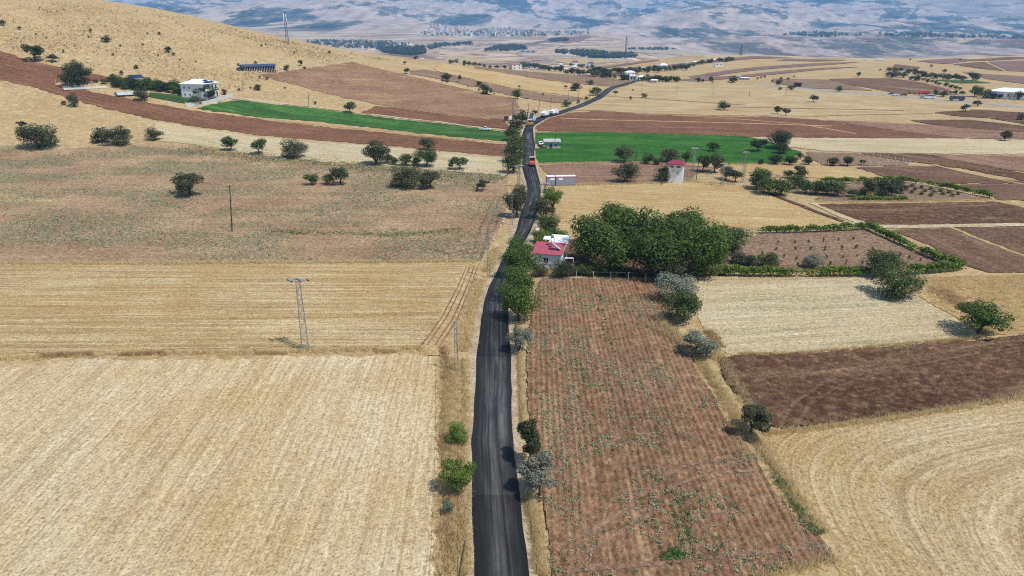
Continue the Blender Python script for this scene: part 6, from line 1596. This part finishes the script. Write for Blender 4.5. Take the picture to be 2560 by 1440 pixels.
# highway with traffic
strip('highway', [(1900, 214), (2000, 221), (2100, 230), (2200, 238), (2290, 245), (2400, 253), (2500, 263), (2600, 274), (2800, 290)], 9.0, 'hw' if 'hw' in M else 'verge', 3, .1)
car(2322, 248, R(168), 'white minibus on the highway', 6.5, 2.1, 2.5, 'car_white', 'van')
tipper(2391, 253, 'dark blue dump truck driving on the highway', 0, 'car_dark', R(168), 8.5, 'car_dark')
car(2308, 246, R(168), 'silver car right behind the white minibus on the highway', 4.4, 1.75, 1.45, 'metal')
car(2258, 241, R(168), 'black car driving far along the highway', 4.4, 1.8, 1.5, 'car_dark')
car(2237, 240, R(168), 'first of two white cars following the black car on the highway', 4.4, 1.75, 1.45, 'car_white')
car(2228, 238, R(168), 'dark car ahead on the highway behind the two white cars', 4.4, 1.75, 1.45, 'car_dark')
tipper(2308, 239, 'red truck parked on the far side of the highway', 0, 'roller_red', R(150), 7.5, 'roller_red')
# far brown strips on the rolling ridge
for px_, mt in [([(1640, 166), (1720, 157), (1800, 148), (1880, 141), (1990, 146), (1900, 147), (1800, 155), (1700, 166), (1620, 174)], 'soil_far'),
                ([(1440, 189), (1500, 184), (1600, 172), (1640, 168), (1660, 172), (1580, 181), (1480, 192)], 'soil_far'),
                ([(1480, 170), (1560, 160), (1640, 150), (1650, 152), (1570, 163), (1500, 172)], 'soil_far'),
                ([(1720, 192), (1820, 176), (1920, 166), (2080, 157), (2150, 156), (2060, 163), (1920, 173), (1830, 183), (1740, 198)], 'soil_far'),
                ([(1690, 200), (1760, 194), (1850, 189), (1950, 178), (2060, 170), (2150, 168), (2060, 174), (1960, 184), (1850, 195), (1740, 205)], 'soil_far'),
                ([(1960, 148), (2060, 149), (2120, 151), (2040, 154), (1940, 153)], 'soil_far'),
                ([(1932, 197), (2070, 200), (2182, 227), (2100, 224), (1995, 220), (1930, 205)], 'soil_grey'),
                ([(2070, 198), (2150, 196), (2232, 197), (2295, 205), (2357, 220), (2390, 231), (2357, 238), (2245, 234), (2170, 220), (2107, 210)], 'soil_brown'),
                ([(2237, 161), (2300, 168), (2292, 178), (2225, 173)], 'soil_brown'),
                ([(2290, 153), (2395, 146), (2440, 150), (2370, 160), (2330, 158)], 'soil_far'), ([(2382, 161), (2460, 155), (2510, 178), (2450, 172)], 'soil_brown'), ([(2390, 152), (2520, 143), (2600, 144), (2600, 146), (2480, 152)], 'soil_brown'),
                ([(2470, 155), (2600, 150), (2700, 170), (2700, 184), (2520, 178)], 'soil_far'),
                ([(2405, 181), (2470, 186), (2600, 194), (2700, 200), (2700, 216), (2560, 210), (2470, 198)], 'soil_far'),
                ([(1010, 150), (1120, 140), (1240, 150), (1320, 152), (1200, 156)], 'stub_far'), ([(1380, 150), (1500, 146), (1540, 156), (1430, 163)], 'stub_far'),
                ([(2200, 215), (2300, 222), (2400, 238), (2340, 236)], 'soil_grey'), ([(2330, 200), (2440, 203), (2480, 208), (2400, 209)], 'crop_low')]:
    field('tilled_strip' if mt != 'stub_far' else 'stubble_field', px_, mt, 2, ((1500, 190), (2000, 165)), 1.0)
# far valley: mosque village, orchards as woods, hillside town
def far_block(name, px, py, w, h, label, group, mats, cat='building', kind=0):
    b = P(px, py); k = ppm(b); key = (kind, mats)
    if b.y < 1300: return
    if key not in FB:
        m = MB()
        m.mat(0).box(-.5, .5, -.4, .4, -.6, .86 if kind != 1 else .62)
        m.mat(1)
        if kind == 0: m.box(-.53, .53, -.43, .43, .86, .96).box(-.15, .15, -.1, .1, .96, 1.08)
        elif kind == 1: m.prism([(-.46, .62), (0, 1.0), (.46, .62)], -.55, .55)
        else: m.box(-.55, .55, -.45, .45, .86, .93)
        m.mat(2)
        for z in (.15, .4, .65)[: 2 if kind == 1 else 3]:
            for x in (-.3, 0, .3): m.box(x - .07, x + .07, -.42, -.39, z, z + .12)
        FB[key] = m.mesh(name, [mats[0], mats[1], 'glass'])
    o = link(name, FB[key]); o.location = (b.x, b.y, b.z + b.y * .00035); o.scale = (w / k, w / k, h / k); o.rotation_euler = (0, 0, facing(b, rng.uniform(-.5, .5)))
    o['label'] = label; o['category'] = cat; o['group'] = group
FB = {}
def scatter_town(poly, n, w, h, label, group, seed, kinds):
    r = np.random.default_rng(seed); poly = np.array(poly, float); c = 0
    while c < n:
        x, y = r.uniform(poly[:, 0].min(), poly[:, 0].max()), r.uniform(poly[:, 1].min(), poly[:, 1].max())
        if not inside(poly, np.array([x]), np.array([y]))[0]: continue
        kd, mats = kinds[int(r.integers(len(kinds)))]
        far_block('town_building', x, y, w * r.uniform(.6, 1.3), h * r.uniform(.6, 1.4), label, group, mats, 'building', kd); c += 1
WG = ('offwhite', 'grey_wall'); OR = ('offwhite', 'orange'); GG = ('white', 'grey_wall')
scatter_town([(1070, 66), (1110, 62), (1170, 74), (1175, 82), (1130, 80), (1050, 88), (1045, 84), (1085, 76)], 60, 5, 5, 'distant pale apartment block on the upper left of the hillside town', 'upper left town blocks', 1, [(0, WG), (1, OR), (1, OR), (0, GG)])
scatter_town([(1160, 88), (1200, 80), (1260, 74), (1290, 78), (1300, 88), (1240, 93), (1165, 92)], 62, 5.5, 6.5, 'distant white apartment block in the centre of the hillside town', 'central town blocks', 2, [(0, WG), (0, GG), (2, WG)])
scatter_town([(1290, 78), (1380, 80), (1470, 79), (1495, 82), (1480, 85), (1380, 86), (1300, 87)], 62, 5.5, 4.5, 'distant pale building along the plateau edge of the town', 'plateau edge town buildings', 3, [(0, WG), (0, GG), (2, WG), (1, OR)])
scatter_town([(1125, 88), (1145, 87), (1160, 91), (1130, 92)], 5, 5, 6, 'distant white villa on the slope below the hillside town', 'villas below the town', 4, [(0, WG)])
scatter_town([(770, 108), (840, 104), (960, 106), (1010, 112), (1000, 120), (900, 118), (800, 118)], 42, 7, 5, 'distant house in the valley village with the minaret', 'valley village houses', 5, [(1, OR), (1, GG), (2, WG), (1, ('offwhite', 'grey_wall'))])
scatter_town([(890, 120), (960, 122), (1030, 128), (1010, 132), (900, 128)], 9, 7, 5, 'distant house on the near edge of the valley village', 'valley village edge houses', 6, [(1, GG), (2, WG)])
for a in [(818, 121, 16, 12, 'white grain silo block right behind the golden hill crest'), (1008, 112, 32, 8, 'long pale school building at the end of the valley village'), (1320, 131, 44, 5, 'long white greenhouse hall on the valley floor'), (905, 113, 12, 6, 'white mosque hall in the valley village')]:
    far_block('far_hall', *a[:4], a[4], 'far halls', GG, 'building', 2)
b = P(882, 113); mn_ = thing('minaret', 'slender white minaret in the valley village', 'minaret', b)
k = ppm(b); MB().cone((0, 0, -1), (0, 0, 11 / k), 1.6 / k * .5, 1.1 / k * .5, 8).build('shaft', 'white', mn_); MB().cone((0, 0, 11 / k), (0, 0, 14 / k), 1.3 / k * .5, .05, 8).build('spire', 'metal', mn_)
def wood(pxpoly, n, s, label):
    r = np.random.default_rng(len(pxpoly) * 7 + n); poly = np.array(pxpoly, float); pts = []; tries = 0
    while len(pts) < n:
        x, y = r.uniform(poly[:, 0].min(), poly[:, 0].max()), r.uniform(poly[:, 1].min(), poly[:, 1].max())
        if inside(poly, np.array([x]), np.array([y]))[0]:
            q = P(x, y); tries += 1
            if q.y > 1500 or tries > 6 * n: pts.append(q)
    pts = np.array([list(p_) for p_ in pts if p_.y > 1500]); n = len(pts); nl = 26
    c = np.repeat(pts, nl, 0); d = r.normal(0, 1, (len(c), 3)); d /= np.linalg.norm(d, axis=1)[:, None]
    ss = np.repeat(s * r.uniform(.6, 1.3, n), nl)[:, None]
    c = c + d * ss * np.array([.55, .55, .45]) + np.array([0, 0, .5]) * ss
    v, f = leaf_quads(c, d + [0, 0, .3], ss[:, 0] * .42)
    me = npmesh('woodland', v, f); set_tint(me, r.uniform(0, 1, len(f))); link('woodland', me, None, [M['lf_dark']], kind='stuff', label=label)
wood([(750, 106), (850, 102), (960, 106), (1020, 112), (1010, 122), (900, 121), (800, 120)], 300, 11, 'dark trees between the valley village houses')
wood([(940, 124), (1000, 122), (1060, 119), (1062, 134), (1030, 140), (960, 132)], 420, 12, 'dark orchard wood below the valley village')
wood([(1060, 118), (1100, 110), (1180, 108), (1185, 113), (1120, 116), (1075, 124)], 130, 11, 'dark tree belt on the valley terrace')
wood([(1210, 128), (1240, 116), (1290, 113), (1320, 120), (1310, 128)], 220, 10, 'green orchard plain in the valley')
wood([(1380, 131), (1430, 129), (1480, 131), (1530, 136), (1580, 138), (1600, 143), (1540, 147), (1480, 146), (1430, 137)], 330, 12, 'dark riverside trees at the foot of the bare slope')
wood([(1370, 101), (1420, 99), (1422, 103), (1380, 105)], 90, 11, 'dark plantation on the terrace under the town')
wood([(1060, 84), (1120, 80), (1300, 80), (1480, 84), (1400, 90), (1200, 93), (1060, 90)], 130, 12, 'trees between the town blocks')
wood([(1560, 124), (1640, 122), (1700, 124), (1640, 127)], 60, 10, 'dark shrub belt along the river bed')
wood([(1940, 88), (2000, 80), (2100, 85), (2160, 90), (2050, 93)], 140, 13, 'scrub at the foot of the blue mountains')
wood([(2180, 86), (2300, 82), (2420, 90), (2560, 92), (2560, 97), (2400, 95), (2250, 92)], 200, 13, 'scrub belt above the plateau fields')
for px_, mt in [([(2270, 98), (2360, 95), (2350, 103), (2290, 101)], 'soil_brown'), ([(2160, 103), (2210, 98), (2225, 100), (2180, 105)], 'soil_brown'), ([(2400, 108), (2440, 98), (2480, 100), (2470, 110)], 'soil_brown'), ([(2480, 102), (2700, 104), (2700, 120), (2540, 117)], 'soil_brown'), ([(2350, 103), (2440, 97), (2425, 106), (2360, 108)], 'stub_far'),
                ([(1480, 121), (1560, 119), (1750, 130), (1860, 138), (1700, 138), (1560, 130)], 'verge'), ([(1300, 112), (1380, 95), (1500, 92), (1420, 108)], 'soil_far')]:
    if mt == 'white_rockface': M[mt] = plain('quarry_face', (.7, .66, .6), .9, .15, .02)
    field('far_field', px_, mt, 4, ((1500, 110), (2000, 110)), 4.0)
# ------------------------------------------------------------------ haze: the air of the valley
hv = bpy.data.materials.new('valley_haze'); hv.use_nodes = True
ht = hv.node_tree; ht.nodes.clear()
pv = ht.nodes.new('ShaderNodeVolumePrincipled'); ho = ht.nodes.new('ShaderNodeOutputMaterial')
pv.inputs['Color'].default_value = (.25, .58, 1.0, 1)
pv.inputs['Density'].default_value = HAZE
pv.inputs['Anisotropy'].default_value = 0.0
ht.links.new(pv.outputs[0], ho.inputs['Volume'])
zl, zh = float(ZG.min()) - 1.5, float(ZG.max()) + 25
hx, y0_, y1_ = 24000.0, -700.0, 18500.0
vv = [(sx * hx, y, z) for z in (zl, zh) for sx, y in ((-1, y0_), (1, y0_), (1, y1_), (-1, y1_))]
hme = bpy.data.meshes.new('haze')
hme.from_pydata(vv, [], [(3, 2, 1, 0), (4, 5, 6, 7), (0, 1, 5, 4), (1, 2, 6, 5), (2, 3, 7, 6), (3, 0, 4, 7)])
link('haze', hme, None, [hv], kind='stuff')
